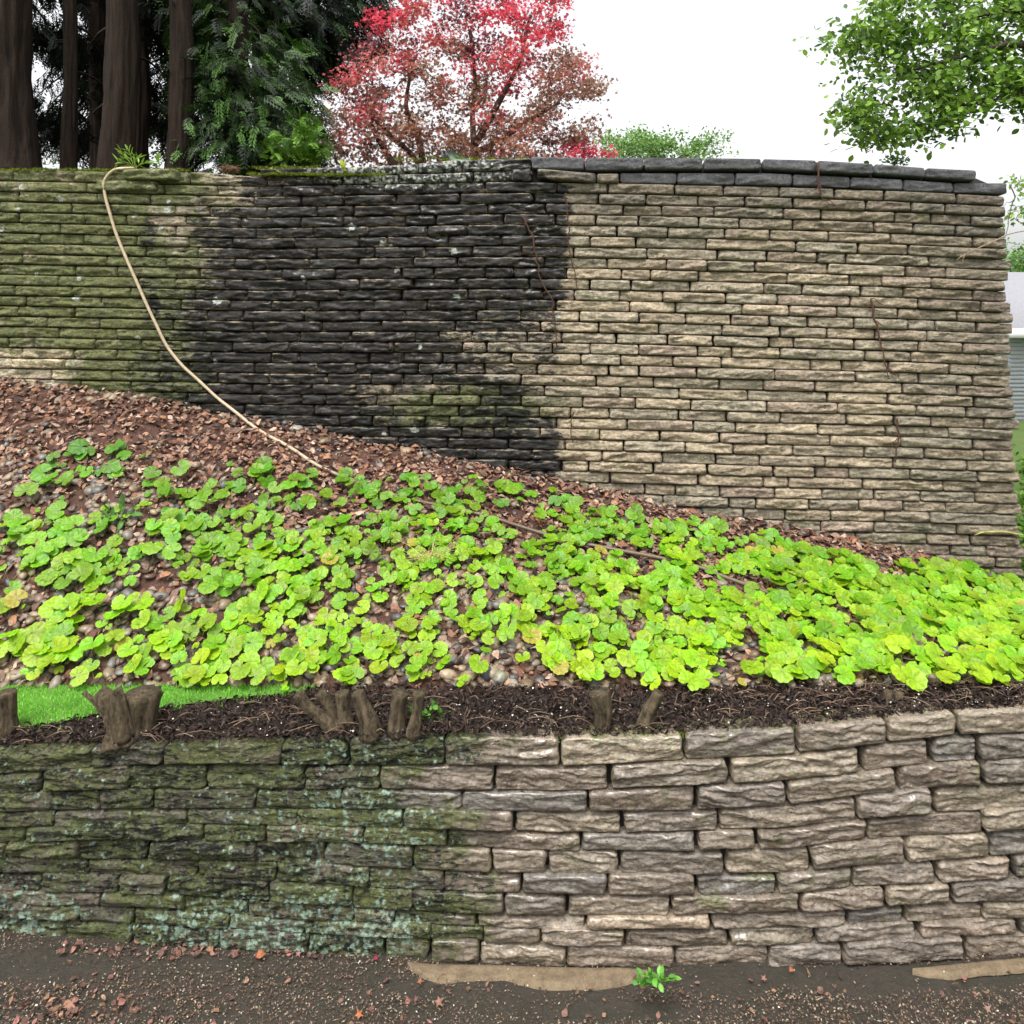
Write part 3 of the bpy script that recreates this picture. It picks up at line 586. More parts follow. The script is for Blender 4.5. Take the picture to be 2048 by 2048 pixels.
# stalks
a = base-nb*.01; b = pos; d = b-a; side = np.cross(d, np.array([0, 1., 0])); side /= np.linalg.norm(side, axis=1)[:, None]; side *= .0022
V = np.stack([a-side, a+side, b+side, b-side, a+np.array([0, .004, 0]), b+np.array([0, .004, 0])], 1); off = (np.arange(m_)*6)[:, None, None]
Qs = (np.array([[0, 1, 2, 3], [1, 4, 5, 2], [4, 0, 3, 5]])[None]+off).reshape(-1, 4)
mb.add(V.reshape(-1, 3), None, Qs, np.array((.16, .24, .04)))
o = mb.build('ground_cover', MLEAF, None, True); tag(o, 'bright lime green scalloped round leaves carpeting the bank below the tall wall', 'ground cover', kind='stuff')
print('cover leaves', m_)
# ------------------------------------------------------------------ hose
def onwall(x, y, off=-.05): return P(x, y, DW(x)+off)
def onbank(x, y, up=.03): p = bank(np.array([x, ]), y=np.array([y, ]))[0]; p = p.copy(); p[2] += up; return p
C1 = [(980,140),(880,145),(820,185),(785,250),(795,350),(830,480),(880,640),(950,810),(1030,990),(1100,1150),(1180,1320),(1260,1480),(1370,1620),(1500,1740),(1640,1870)]
hp = [onwall(c[0]*.265, 300+c[1]*.265, -.07) for c in C1]
hp = [P(268, 337.5, DW(268)+.12), P(262, 336.5, DW(262)-.03)]+hp[1:]
def Dlerp(x, y, k): pw = onwall(x, y, -.07); 
hp += [P(467, 821, DW(467)-.12)]
tail = [(500,853),(525,870),(580,907),(634,936),(700,961),(751,979),(852,1015),(903,1030),(990,1055),(1041,1066),(1099,1080),(1171,1099),(1243,1117),(1316,1134),(1400,1154),(1439,1167),(1511,1193),(1580,1220),(1660,1262),(1760,1310)]
hp += [onbank(x, y, .035+.035*min(1, max(0, (x-850)/100))) for x, y in tail]
mb = MB(); nr_ = (len(hp)-1)*5+1; tube(mb, hp, .0155, 10, None, 0, 0, 5)
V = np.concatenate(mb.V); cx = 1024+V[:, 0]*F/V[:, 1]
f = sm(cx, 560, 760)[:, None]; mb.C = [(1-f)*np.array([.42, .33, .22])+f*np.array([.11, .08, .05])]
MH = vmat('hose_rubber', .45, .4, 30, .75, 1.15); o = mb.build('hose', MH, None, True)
tag(o, 'cream coloured hose hanging in a curve from the wall top down across the bank', 'hose')
# ------------------------------------------------------------------ vines clinging to the tall wall
def vine(path, r, label, fork=6, seed=0, col=(.07, .035, .025), offd=-.05):
    rg = random.Random(seed); mb = MB(); pts = []
    for (a, b), (c, d) in zip(path[:-1], path[1:]):
        m_ = max(2, int(math.hypot(c-a, d-b)/9))
        for k in range(m_): t_ = k/m_; pts.append((a+(c-a)*t_+rg.uniform(-2.2, 2.2), b+(d-b)*t_+rg.uniform(-1, 1)))
    pts.append(path[-1]); p3 = [onwall(x, y, offd) for x, y in pts]
    tube(mb, p3, np.linspace(r, r*.45, len(p3)), 6, col, 0, 0, 2)
    for _ in range(fork):
        i = rg.randrange(len(pts)); x, y = pts[i]; q = [(x, y)]; dx = rg.choice([-1, 1])
        for k in range(rg.randint(2, 4)): x += dx*rg.uniform(3, 9); y += rg.uniform(-2, 9); q.append((x, y))
        tube(mb, [onwall(a, b, offd) for a, b in q], np.linspace(r*.5, r*.2, len(q)), 5, col)
    return tag(mb.build('dead_vine', MTWIG), label, 'vine', 'dead vines clinging to the tall wall')
vine([(1043,430),(1064,470),(1074,523),(1082,560),(1104,600),(1111,668),(1113,690)], .009, 'long dead vine hanging over the black stained stones near the middle of the wall', 10, 1)
vine([(1130,385),(1137,450),(1138,496),(1149,544),(1154,586)], .007, 'thin dead vine along the edge between black and clean stones', 6, 2)
vine([(1743,597),(1748,631),(1759,679),(1767,713),(1772,737),(1777,758)], .010, 'reddish dead vine running down the clean tan stones right of centre', 8, 3)
vine([(1795,838),(1797,874),(1793,905),(1790,925)], .009, 'short dead vine low on the tan stones towards the wall end', 3, 4)
vine([(1634,325),(1636,350),(1639,377),(1645,398),(1662,402)], .010, 'dead vine rooted in the grey coping blocks', 7, 5, offd=-.07)
vine([(1146,823),(1142,860),(1146,885)], .007, 'very short dead vine just right of the yellowish stones', 2, 6)
vine([(2020,370),(2030,395),(2020,430),(2012,470)], .006, 'thin curling vine dangling past the right end of the wall', 5, 7, (.09, .07, .05))
mb = MB(); tube(mb, [P(x, y, d) for x, y, d in [(1912,520,6.6),(1939,504,6.58),(1987,483,6.55),(2013,470,6.6),(2047,462,6.8),(2110,452,7.2)]], [.003, .004, .005, .005, .006, .006], 5, (.26, .19, .12), 0, 0, 3)
tube(mb, [P(1930, 508, 6.58), P(1925, 520, 6.57), P(1935, 532, 6.56)], .003, 5, (.26, .19, .12))
tag(mb.build('bare_twig', MTWIG), 'bare forked twig reaching in from the right across the wall end', 'twig')
mb = MB(); tube(mb, [P(x, y, d) for x, y, d in [(1949,1070,6.5),(1971,1064,6.48),(2010,1064,6.5),(2048,1071,6.6),(2120,1085,6.8)]], [.004, .005, .005, .006, .006], 5, (.3, .33, .06), 0, 0, 3)
tag(mb.build('green_shoot', MTWIG), 'yellow green bare shoot arching in front of the wall foot at far right', 'shoot')
# ------------------------------------------------------------------ leaf makers
def sprigleaf(n_=5, w_=.32):
    t_ = np.linspace(0, 1, n_); ww = w_*np.sin(np.clip(t_*math.pi, .05, 3.1))**.7; V = []
    for a, b in zip(t_, ww): V += [(a, -b, -.1*a*a+.06), (a, 0, -.1*a*a), (a, b, -.1*a*a+.06)]
    T = []
    for i in range(n_-1):
        o_ = i*3; T += [(o_, o_+3, o_+4), (o_, o_+4, o_+1), (o_+1, o_+4, o_+5), (o_+1, o_+5, o_+2)]
    return np.array(V), np.array(T)
SV, ST = sprigleaf(); SV2, ST2 = sprigleaf(5, .11)
def dirrot(d, roll):                         # local x along d
    d = d/np.linalg.norm(d, axis=1)[:, None]; a = np.array([[0, 0, 1.]])+R.normal(size=d.shape)*roll
    y = np.cross(a, d); y /= np.linalg.norm(y, axis=1)[:, None]; z = np.cross(d, y); return np.stack([d, y, z], 2)
# ------------------------------------------------------------------ evergreens
def spray_t(seed=0, pairs=7):
    rg = np.random.default_rng(seed); V = []; T = []
    def lf(a, d, L, w_):
        d = d/np.linalg.norm(d); s_ = np.cross(d, [0, 0, 1.]); s_ /= np.linalg.norm(s_); k = len(V)
        V.extend([a, a+d*L*.5+s_*w_, a+d*L, a+d*L*.5-s_*w_]); T.extend([(k, k+1, k+2), (k, k+2, k+3)])
    ax = lambda t_: np.array([t_, .1*t_*t_, -.35*t_*t_])
    for i in range(pairs):
        t_ = (i+.3)/pairs; L = .42*(1-t_*.65)*rg.uniform(.8, 1.2)
        for s_ in (-1, 1):
            d = np.array([.75, s_*.75, -.25+rg.uniform(-.2, .2)]); lf(ax(t_), d, L, .035)
            if i < 5: lf(ax(t_)+d/np.linalg.norm(d)*L*.45, np.array([1., s_*.15, -.3]), L*.5, .03)
    lf(ax(0), np.array([1, .05, -.15]), 1., .02)
    return np.array(V), np.array(T)
SP = [spray_t(k) for k in range(3)]
def sprays(mb, pos, dirs, scl, col):
    w_ = R.integers(0, 3, len(pos)); rot = dirrot(dirs, .5)
    for j, (tv, tt) in enumerate(SP):
        q = w_ == j; scatter(tv, tt, pos[q], rot[q], scl[q], col[q], mb)
def gcol(n_, a, b, bias=1.): f = R.random((n_, 1))**bias; return np.array(a)*(1-f)+np.array(b)*f
def trunk(root, x, w_, D, ytop=-260, ybot=352, lean=0, name='trunk', mat=None, ridge=.2, n_=48):
    r = w_*D/F/2; a = P(x, ybot, D); b = P(x+lean, ytop, D); mb = MB(); t_ = np.linspace(0, 1, 60)[:, None]
    pts = a*(1-t_)+b*t_; pts[:, 0] += .25*r*np.sin(t_[:, 0]*5+x); rad = r*(1.0-.28*t_[:, 0])*(1+.16*np.exp(-t_[:, 0]*14))
    tube(mb, pts, rad, n_, None, ridge, x*.1); o = mb.build(name, mat or MBARK, root, True); return a, b
def evergreen(x, w_, D, clumps, nsp, cd, cl, label, lean=0, scl=(.22, .42), droop=-.5, ytop=-260, group='tall evergreens behind the wall at left'):
    root = empty('evergreen_tree', P(x, 352, D), label, 'evergreen tree', group)
    a, b = trunk(root, x, w_, D, ytop, 352, lean); mb = MB(); bm_ = MB()
    for (cx, cy, dd, rx, ry) in clumps:
        c = P(cx, cy, D+dd); ty = min(cy-40, 300); s0 = P(x, ty-30, D)
        q = [s0, s0*.5+c*.5+np.array([0, 0, .12]), c]; tube(bm_, q, [.028, .018, .008], 5, (.03, .02, .015), 0, 0, 3)
        k = int(nsp*rx*ry/2500); sx = rx*(D+dd)/F; sz = ry*(D+dd)/F
        pos = c+R.normal(size=(k, 3))*np.array([sx*.55, min(sx, .6)*.6, sz*.55])
        dr = (pos-s0); dr[:, 2] = 0; dr = dr/(np.linalg.norm(dr, axis=1)[:, None]+1e-6)+R.normal(size=(k, 3))*.45+np.array([0, 0, droop])
        hi = sm((pos[:, 2]-c[2])/sz+R.normal(size=k)*.4, -.5, 1.2)
        col = gcol(k, cd, cl, 2.2)
        sprays(mb, pos, dr, R.uniform(scl[0], scl[1], k), col)
    if bm_.n: bm_.build('branches', MTWIG, root)
    if mb.n: mb.build('crown', MNEED, root)
    return root
DK = (.003, .005, .003); DG = (.012, .022, .009)
def cl(n_, x0, x1, y0, y1, d0, d1, r): return [(random.uniform(x0, x1), random.uniform(y0, y1), random.uniform(d0, d1), r*random.uniform(.7, 1.3), r*random.uniform(.5, .9)) for _ in range(n_)]
evergreen(28, 78, 10.0, cl(12, -120, 190, -120, 290, 1, 3, 52), 95, DK, DG, 'very thick dark evergreen trunk cut by the left edge')
evergreen(138, 27, 10.6, cl(11, 70, 250, -120, 290, .8, 3, 46), 95, DK, DG, 'thin straight evergreen trunk between two thick ones at far left')
evergreen(238, 62, 9.8, cl(13, 130, 360, -150, 290, 1.5, 3.5, 48), 95, DK, DG, 'thick ridged reddish brown evergreen trunk above the hanging hose')
evergreen(270, 48, 10.9, cl(8, 230, 400, -150, 250, .8, 3, 46), 95, DK, DG, 'dark evergreen trunk half hidden behind the thick ridged one', lean=-6)
evergreen(358, 46, 10.0, cl(10, 300, 460, -150, 60, .4, 2.5, 50)+cl(6, 290, 460, 150, 330, 1.5, 3, 44), 95, DK, DG, 'bare lower evergreen trunk standing beside the green feathery branches')
evergreen(197, 32, 11.8, cl(9, 60, 330, 120, 330, .5, 2.5, 44), 85, DK, DG, 'short dark trunk low in the shade behind the others')
# feathery low arborvitae
c_ = [(430,90,0,52,50),(470,60,.2,60,50),(440,150,-.2,58,50),(500,150,0,62,55),(545,110,.2,50,45),(420,220,-.3,48,50),(480,220,-.2,66,55),(545,200,0,58,55),(590,180,.2,38,40),(440,290,-.3,60,44),(510,285,-.2,66,50),(570,262,0,55,50),(605,285,0,34,40),(400,300,-.4,40,36),(540,320,0,70,30),(600,235,.1,34,40),(405,30,0,50,50),(385,150,.4,40,60)]
evergreen(480, 40, 10.6, c_, 125, (.006, .014, .004), (.065, .15, .02), 'feathery mid green arborvitae drooping to the wall top beside the trunks', scl=(.18, .36), droop=-.75)
c_ = [(560,20,0,70,60),(620,40,0,66,55),(680,10,0,60,50),(730,-10,0,40,36),(600,100,0,55,46),(655,90,0,52,46),(700,60,.1,44,40),(740,20,.2,30,26),(520,-20,0,70,60),(640,-50,0,90,50),(615,140,0,34,26),(660,125,.1,28,22),(575,70,.3,60,50)]
evergreen(530, 44, 12.4, c_, 140, (.004, .009, .004), (.024, .06, .014), 'tall dark conifer whose boughs overhang between the arborvitae and the red maple', scl=(.22, .42), droop=-.9)
# bright tips of the arborvitae on its right side, same plant kind: a small bush of its own
rt = empty('arborvitae_bush', P(600, 330, 10.2), 'bright yellow green feathery bush touching the wall top beside the red maple', 'bush'); mb = MB()
for cx, cy, rx, ry in [(600,300,32,26),(612,265,26,26),(580,318,50,14),(560,300,30,20),(622,310,16,20)]:
    k = int(60*rx*ry/700); D = 10.0; pos = P(cx, cy, D)+R.normal(size=(k, 3))*np.array([rx*D/F*.55, .2, ry*D/F*.55]); dr = np.array([.5, -.3, .3])+R.normal(size=(k, 3))*.5
    sprays(mb, pos, dr, R.uniform(.14, .26, k), gcol(k, (.04, .11, .01), (.16, .32, .025)))
mb.build('crown', MNEED, rt); b_ = MB(); tube(b_, [P(600, 352, 10.2), P(598, 315, 10.1), P(603, 275, 10.0)], [.03, .02, .008], 7, (.06, .04, .03), 0, 0, 3); b_.build('stem', MTWIG, rt)
# ------------------------------------------------------------------ broadleaf trees
def inpoly(x, y, poly):
    c = np.zeros(len(x), bool); n_ = len(poly)
    for i in range(n_):
        x0, y0 = poly[i]; x1, y1 = poly[(i+1) % n_]
        c ^= ((y0 > y) != (y1 > y)) & (x < (x1-x0)*(y-y0)/(y1-y0+1e-9)+x0)
    return c
def maplef():
    a = np.linspace(0, 2*math.pi, 11)[:-1]; r = np.where(np.arange(10) % 2 == 0, 1., .42); r[5] = .5
    V = np.concatenate([[[0, 0, 0]], np.stack([r*np.cos(a), r*np.sin(a), .25*r*r*np.cos(a*2)], 1)]); i = np.arange(10)
    return V, np.stack([0*i, 1+i, 1+(i+1) % 10], 1)
MV, MT_ = maplef()
def crown(root, stems, poly, D, dsp, ncl, nl, lsz, colf, mat, spread, leaf=(None, None), barkc=(.05, .04, .033), br=.012, name='crown', nrmb=(0, -.3, .6), gs=.016, gap=-.9):
    xs_ = [p[0] for p in poly]; ys_ = [p[1] for p in poly]; px = R.uniform(min(xs_), max(xs_), ncl*8); py = R.uniform(min(ys_), max(ys_), ncl*8)
    k = inpoly(px, py, poly) & (fbm(px*gs, py*gs, 4.+len(poly), 3)+R.normal(size=len(px))*.12 > gap); px = px[k][:ncl]; py = py[k][:ncl]; dd = D+R.uniform(-dsp, dsp, len(px)); cs = P(px, py, dd)
    bm_ = MB(); nodes = []
    for st in stems:
        p3 = np.array([P(x, y, D+d) for x, y, d, r in st]); tube(bm_, p3, [r for *_, r in st], 9, None, .06, 3, 4)
        nodes += list(bm_.V[-1][:-2].reshape(-1, 9, 3).mean(1))
    nodes = np.array(nodes); bb = bm_; mb = MB()
    order = np.argsort([np.min(np.linalg.norm(nodes-c, axis=1)) for c in cs]); nodes = list(nodes); low_ = np.array([0, 0, .0])
    for ci in order:
        c = cs[ci]; na = np.array(nodes); dv = c-na; cost = np.linalg.norm(dv, axis=1)+np.clip(-dv[:, 2], 0, 9)*1.5; j = int(np.argmin(cost)); a = na[j]
        L = np.linalg.norm(c-a); mid = (a+c)/2+R.normal(size=3)*L*.1; tube(bb, [a, mid, c], [br*min(1, .35+L*.5), br*.6*min(1, .35+L*.5), br*.25], 5, None, 0, 0, 3); nodes += [mid, c]
        k_ = max(3, int(nl*R.uniform(.5, 1.4))); sp_ = spread*R.uniform(.6, 1.3)
        tt_ = R.random((k_, 1)); core = a*(1-tt_)*.45+c*(1-(1-tt_)*.45); 
        pos = core+np.clip(R.normal(size=(k_, 3)), -1.8, 1.8)*np.array([sp_, sp_, sp_*.55])
        nr = np.array(nrmb)+R.normal(size=(k_, 3))*.6; sz = R.uniform(lsz*.6, lsz*1.2, k_)
        scatter(leaf[0], leaf[1], pos, frames(nr, R.uniform(0, 6.3, k_)), sz, colf(k_, px[ci], py[ci]), mb)
    bb.build('trunk', MBARK3, root, True); mb.build(name, mat, root); return root
rt = empty('red_maple', P(950, 352, 12.), 'red leaved maple tree with forking stems rising behind the dark part of the wall', 'tree')
poly = [(632,330),(618,270),(640,200),(690,150),(720,90),(745,20),(775,-90),(1150,-90),(1140,20),(1118,60),(1165,70),(1160,95),(1140,110),(1178,125),(1165,160),(1205,150),(1203,215),(1185,262),(1190,300),(1228,304),(1232,330)]
def mc(k_, x, y):
    red = np.clip(1.05-(y-20)/190+.3*math.sin(x*.02)+.35*math.sin(x*.05+y*.04), 0, 1)
    if y > 285 and x > 1120: red = .9
    f = np.clip(red+R.normal(size=(k_, 1))*.16, 0, 1); a = np.array([.34, .19, .12]); b = np.array([.85, .09, .15]) if math.sin(x*.031+y*.07) > -.5 else np.array([.2, .05, .075])
    return (a*(1-f)+b*f)*R.uniform(.65, 1.2, (k_, 1))
st = [[(945,350,0,.07),(948,300,0,.055),(945,230,.1,.04),(950,160,.1,.03),(940,60,0,.03)], [(947,305,0,.05),(990,285,.2,.04),(1060,240,.2,.045),(1120,205,.1,.02)], [(950,290,0,.06),(1000,200,-.3,.045),(1040,120,-.3,.03),(1060,30,-.3,.02)],
      [(850,350,.3,.05),(820,305,.3,.04),(770,262,.2,.05),(740,220,.2,.03)], [(800,350,-.2,.07),(770,300,-.2,.05),(745,250,-.3,.03),(755,180,-.3,.02)], [(850,345,.3,.06),(835,270,.2,.05),(812,210,.2,.035),(830,110,.2,.02)]]
crown(rt, st, poly, 12., .9, 430, 62, .040, mc, MRED, .15, (MV, MT_), br=.016, gs=.022, gap=-.22)
rt = empty('green_tree', P(1320, 352, 17.), 'pale green treetops showing over the grey coping right of the red maple', 'tree')
poly = [(1205,320),(1195,290),(1215,268),(1235,255),(1262,268),(1300,262),(1320,272),(1372,262),(1375,290),(1405,280),(1432,262),(1440,290),(1455,305),(1430,322)]
crown(rt, [[(1320,420,0,.14),(1320,340,0,.1),(1300,300,0,.05)], [(1320,350,0,.07),(1370,310,0,.05),(1420,285,0,.02)]], poly, 17., 1., 60, 75, .075, lambda k_, x, y: gcol(k_, (.09, .19, .04), (.2, .36, .08)), MGRN, .2, (SV, ST), br=.02, gs=.03, gap=-.2)
rt = empty('green_sapling', P(1790, 352, 9.), 'tiny green sapling top poking over the coping blocks near the wall end', 'sapling')
crown(rt, [[(1792,420,0,.02),(1790,345,0,.012),(1788,322,0,.008)]], [(1770,332),(1780,308),(1800,305),(1812,332)], 9., .1, 8, 14, .05, lambda k_, x, y: gcol(k_, (.06, .14, .03), (.16, .30, .06)), MGRN, .06, (SV, ST))
rt = empty('overhanging_tree', P(2380, 1150, 8.4), 'leafy green tree reaching its branches in from the upper right over the wall end', 'tree')
poly = [(1762,-60),(1740,31),(1680,50),(1655,97),(1682,127),(1687,180),(1706,228),(1686,282),(1771,288),(1790,262),(1858,280),(1902,258),(1968,208),(2017,193),(2036,270),(2080,250),(2260,200),(2280,-90)]
st = [[(2380,1190,0,.2),(2370,700,0,.17),(2340,300,0,.13),(2260,60,0,.1),(2200,-120,0,.07)], [(2340,300,0,.08),(2200,180,-.2,.05),(2048,90,-.3,.035),(1900,120,-.3,.022),(1790,150,-.3,.012)], [(2260,60,0,.07),(2100,20,-.2,.04),(1960,30,-.2,.025),(1850,60,-.2,.012)], [(2200,180,-.2,.04),(2060,190,-.3,.025),(1900,215,-.2,.012)]]
crown(rt, st, poly, 8.2, .6, 420, 34, .078, lambda k_, x, y: gcol(k_, (.05, .11, .03), (.26, .44, .045)), MGRN, .14, (SV, ST), br=.010, gs=.016, gap=-.2)
rt = empty('distant_tree', P(2060, 760, 30.), 'round green tree above the house roof past the wall end', 'tree')
crown(rt, [[(2080,800,0,.3),(2080,600,0,.25),(2070,520,0,.12)]], [(2005,590),(2012,520),(2040,505),(2090,500),(2140,560),(2130,610)], 32., 1.5, 80, 90, .16, lambda k_, x, y: gcol(k_, (.06, .14, .03), (.15, .3, .05)), MGRN, .55, (SV, ST), br=.03)
rt = empty('garden_shrub', P(2070, 1190, 7.), 'leafy green shrub growing at the foot of the wall end', 'shrub')
crown(rt, [[(2075,1230,0,.03),(2070,1100,0,.02),(2060,980,0,.01)]], [(2034,1190),(2030,1060),(2040,960),(2050,900),(2110,900),(2140,1200)], 7.2, .3, 60, 30, .06, lambda k_, x, y: gcol(k_, (.06, .15, .02), (.2, .38, .04)), MGRN, .1, (SV, ST))
rt = empty('side_branch_shrub', P(2100, 1150, 7.6), 'slender sapling with light green leaves beside the upper right wall end', 'sapling')
crown(rt, [[(2110,1200,0,.04),(2100,800,0,.03),(2085,450,0,.015),(2060,380,0,.008)]], [(2018,445),(2030,400),(2030,360),(2045,345),(2100,340),(2100,460)], 7.6, .2, 26, 16, .05, lambda k_, x, y: gcol(k_, (.08, .18, .03), (.3, .5, .06)), MGRN, .08, (SV, ST))
# leafy background strip low behind the trunks
rt = empty('understorey_shrub', P(150, 352, 14.), 'light green bush glimpsed low between the dark evergreen trunks', 'bush')
crown(rt, [[(150,360,0,.03),(150,300,0,.02)]], [(70,340),(80,235),(180,240),(200,270),(330,290),(340,345)], 14., .5, 34, 20, .07, lambda k_, x, y: gcol(k_, (.10, .2, .03), (.34, .5, .07)), MGRN, .16, (SV, ST))
# ------------------------------------------------------------------ house past the wall end
hs_ = empty('house', (14.5, 20, .95), 'pale sided house with grey roof seen past the right end of the wall', 'house')
def box(mb, x0, x1, y0, y1, z0, z1, C=None):
    V = [(x, y, z) for z in (z0, z1) for y in (y0, y1) for x in (x0, x1)]
    mb.add(V, None, [(0, 2, 3, 1), (4, 5, 7, 6), (0, 1, 5, 4), (1, 3, 7, 5), (3, 2, 6, 7), (2, 0, 4, 6)], C)
x0 = float(P(2018, 0, 20)[0]); zt = float(P(0, 668, 20)[2])
mb = MB(); nb_ = 22
for k in range(nb_):                         # lapped boards
    z0 = .9+k*(zt-.9)/nb_; z1 = .9+(k+1)*(zt-.9)/nb_
    V = [(x0, 19.96, z0), (x0+9, 19.96, z0), (x0+9, 20, z1), (x0, 20, z1), (x0, 28, z0), (x0, 28, z1), (x0+9, 28, z0), (x0+9, 28, z1)]
    mb.add(V, None, [(0, 1, 2, 3), (4, 0, 3, 5), (1, 6, 7, 2), (6, 4, 5, 7), (0, 4, 6, 1)])
for yy_ in (0,): mb.add([(x0, 20., zt), (x0, 28., zt), (x0, 24., float(P(0, 575, 20.)[2])+.55), (x0+9, 20., zt), (x0+9, 28., zt), (x0+9, 24., float(P(0, 575, 20.)[2])+.55)], [(0, 2, 1), (3, 4, 5)])
mb.build('siding', plain('siding', (.4, .42, .46), .6, .04), hs_)
mb = MB(); zr = float(P(0, 575, 20.)[2]); e = .35
V = [(x0-e, 19.6, zt), (x0+9+e, 19.6, zt), (x0+9+e, 24, zr+.6), (x0-e, 24, zr+.6), (x0-e, 28.4, zt), (x0+9+e, 28.4, zt)]
V += [(a, b, c+.12) for a, b, c in V]
mb.add(V, None, [(6, 7, 8, 9), (9, 8, 11, 10), (0, 1, 7, 6), (4, 10, 11, 5), (0, 6, 9, 3), (3, 9, 10, 4), (1, 2, 8, 7), (2, 5, 11, 8), (0, 3, 2, 1), (3, 4, 5, 2)])
mb.build('roof', plain('shingle', (.24, .24, .26), .9, .2), hs_)
WH = plain('white_trim', (.75, .75, .75), .5, .03)
mb = MB(); box(mb, x0-.35, x0+9.3, 19.45, 19.59, zt-.1, zt+.14); mb.build('gutter', WH, hs_)
mb = MB(); box(mb, x0+.42, x0+.58, 19.88, 19.98, .95, zt-.3); box(mb, x0+1.5, x0+1.66, 19.88, 19.98, .95, zt-.3); box(mb, x0+.58, x0+1.5, 19.88, 19.98, zt-.45, zt-.3); d_ = mb.build('door_frame', WH, hs_)
mb = MB(); box(mb, x0+.6, x0+1.48, 19.93, 19.97, 1.0, zt-.47); mb.build('door', plain('door_paint', (.45, .47, .52)), hs_)
mb = MB(); box(mb, x0+3, x0+4.4, 19.9, 19.97, 2., 3.2); wf = mb.build('window', WH, hs_)
mb = MB(); box(mb, x0+3.1, x0+4.3, 19.88, 19.895, 2.1, 3.1); mb.build('pane', plain('glass', (.05, .06, .07), .1), wf)
# ------------------------------------------------------------------ little plants on top of the wall
def sprig(name, c, dirs, L, lw, cols, label, cat, stem=(.2, .3, .05), tv=(SV2, ST2), leafn=8, group=None, r=.003):
    root = empty(name, c, label, cat, group); ms_ = MB(); ml = MB()
    for d in dirs:
        d = np.array(d, float); e_ = np.array(c)+d*L; mid = (np.array(c)+e_)/2+np.array([0, 0, .12*L]); tube(ms_, [c, mid, e_], [r, r*.8, r*.4], 5, stem, 0, 0, 3)
        t_ = np.linspace(.25, 1, leafn)[:, None]; pos = (1-t_)**2*np.array(c)+2*t_*(1-t_)*mid+t_**2*e_; dd = d+R.normal(size=(leafn, 3))*.55
        scatter(tv[0], tv[1], pos, dirrot(dd, .5), R.uniform(.6, 1.1, leafn)*lw, gcol(leafn, *cols), ml)
    ms_.build('stem', MTWIG, root); ml.build('leaves', MLEAF, root); return root
YG = ((.12, .26, .03), (.3, .46, .05))
sprig('weed', P(268, 338, DW(268)+.1), [(-.6, -.1, .8), (-.3, 0, 1), (.2, 0, .6), (.8, 0, .3), (-.8, 0, .4)], .22, .1, YG, 'feathery light green weed sprouting on the wall top beside the hose', 'weed', leafn=10)
sprig('seedling', P(318, 338, DW(318)+.12), [(0, 0, 1.)], .13, .06, YG, 'small upright seedling with a round leaf tuft on the mossy wall top', 'seedling', tv=(SV, ST), leafn=9)
sprig('weed', P(552, 352, DW(552)-.03), [(-.5, -.2, .5), (.5, -.2, .6), (0, -.3, .3)], .08, .06, ((.3, .4, .04), (.5, .55, .05)), 'small yellowish weed on the mossy ledge, left one of two', 'weed', tv=(SV, ST), leafn=4)
sprig('weed', P(690, 350, DW(690)-.03), [(-.2, -.2, .9), (.5, -.2, .6), (.1, -.3, .4)], .10, .07, ((.3, .4, .04), (.5, .55, .05)), 'small yellowish weed on the mossy ledge, right one of two', 'weed', tv=(SV, ST), leafn=4)
sprig('broadleaf_weed', onbank(245, 1052, .02), [(-1, -.2, .35), (-.5, -.3, .1), (.1, -.2, .9), (.6, -.3, .5), (-.8, .2, .1), (.3, -.5, .1)], .12, .13, ((.07, .17, .03), (.12, .26, .06)), 'rosette weed with long lance shaped leaves among the pebbles at left', 'weed', tv=(sprigleaf(5, .18)), leafn=3)
sprig('evergreen_sprig', P(1312, 1968, 3.72), [(-.7, -.1, .5), (-.3, -.2, .7), (.3, -.1, .6), (.8, -.1, .4), (.1, -.3, .3), (-.9, -.1, .1)], .1, .045, ((.06, .2, .03), (.2, .48, .07)), 'small glossy green sprig growing at the foot of the low wall', 'plant', tv=(SV, ST), leafn=9)
sprig('leafy_shoot', P(848, 1455, D0(848)-.35), [(-.4, -.1, .9), (.4, 0, .9), (.1, -.2, .6), (.7, -.1, .5)], .15, .055, ((.05, .15, .02), (.14, .36, .05)), 'small bright green leafy shoot beside the cut shrub stems', 'plant', tv=(SV, ST), leafn=9)
# dry clump
def tuft(name, c, n_, L, cols, label, cat, spread=.6, r=.0018, up=.5):
    mb = MB()
    for _ in range(n_):
        d = R.normal(size=3)*np.array([1, .5, .5])*spread; d[2] = abs(d[2])*.5+up*R.random(); a = np.array(c)+R.normal(size=3)*np.array([.03, .02, .004]); LL = L*R.uniform(.5, 1.2)
        tube(mb, [a, a+d*LL*.5+np.array([0, 0, .03]), a+d*LL], [r, r*.8, r*.3], 4, np.array(cols[R.integers(0, len(cols))])*R.uniform(.7, 1.2), 0, 0, 2)
    return tag(mb.build(name, MTWIG), label, cat)
tuft('dry_grass_tuft', onbank(858, 1150, .06), 90, .25, [(.42, .4, .1), (.5, .45, .18), (.35, .36, .08)], 'wispy pale yellow dry tuft lying over the green leaves in the middle', 'dry grass')
tuft('dead_moss_clump', P(462, 345, DW(462)+.06), 120, .07, [(.16, .08, .045), (.1, .06, .03), (.2, .13, .08)], 'small brown clump of dead roots sitting on the wall top', 'dead plant', .7, .004, 1.)
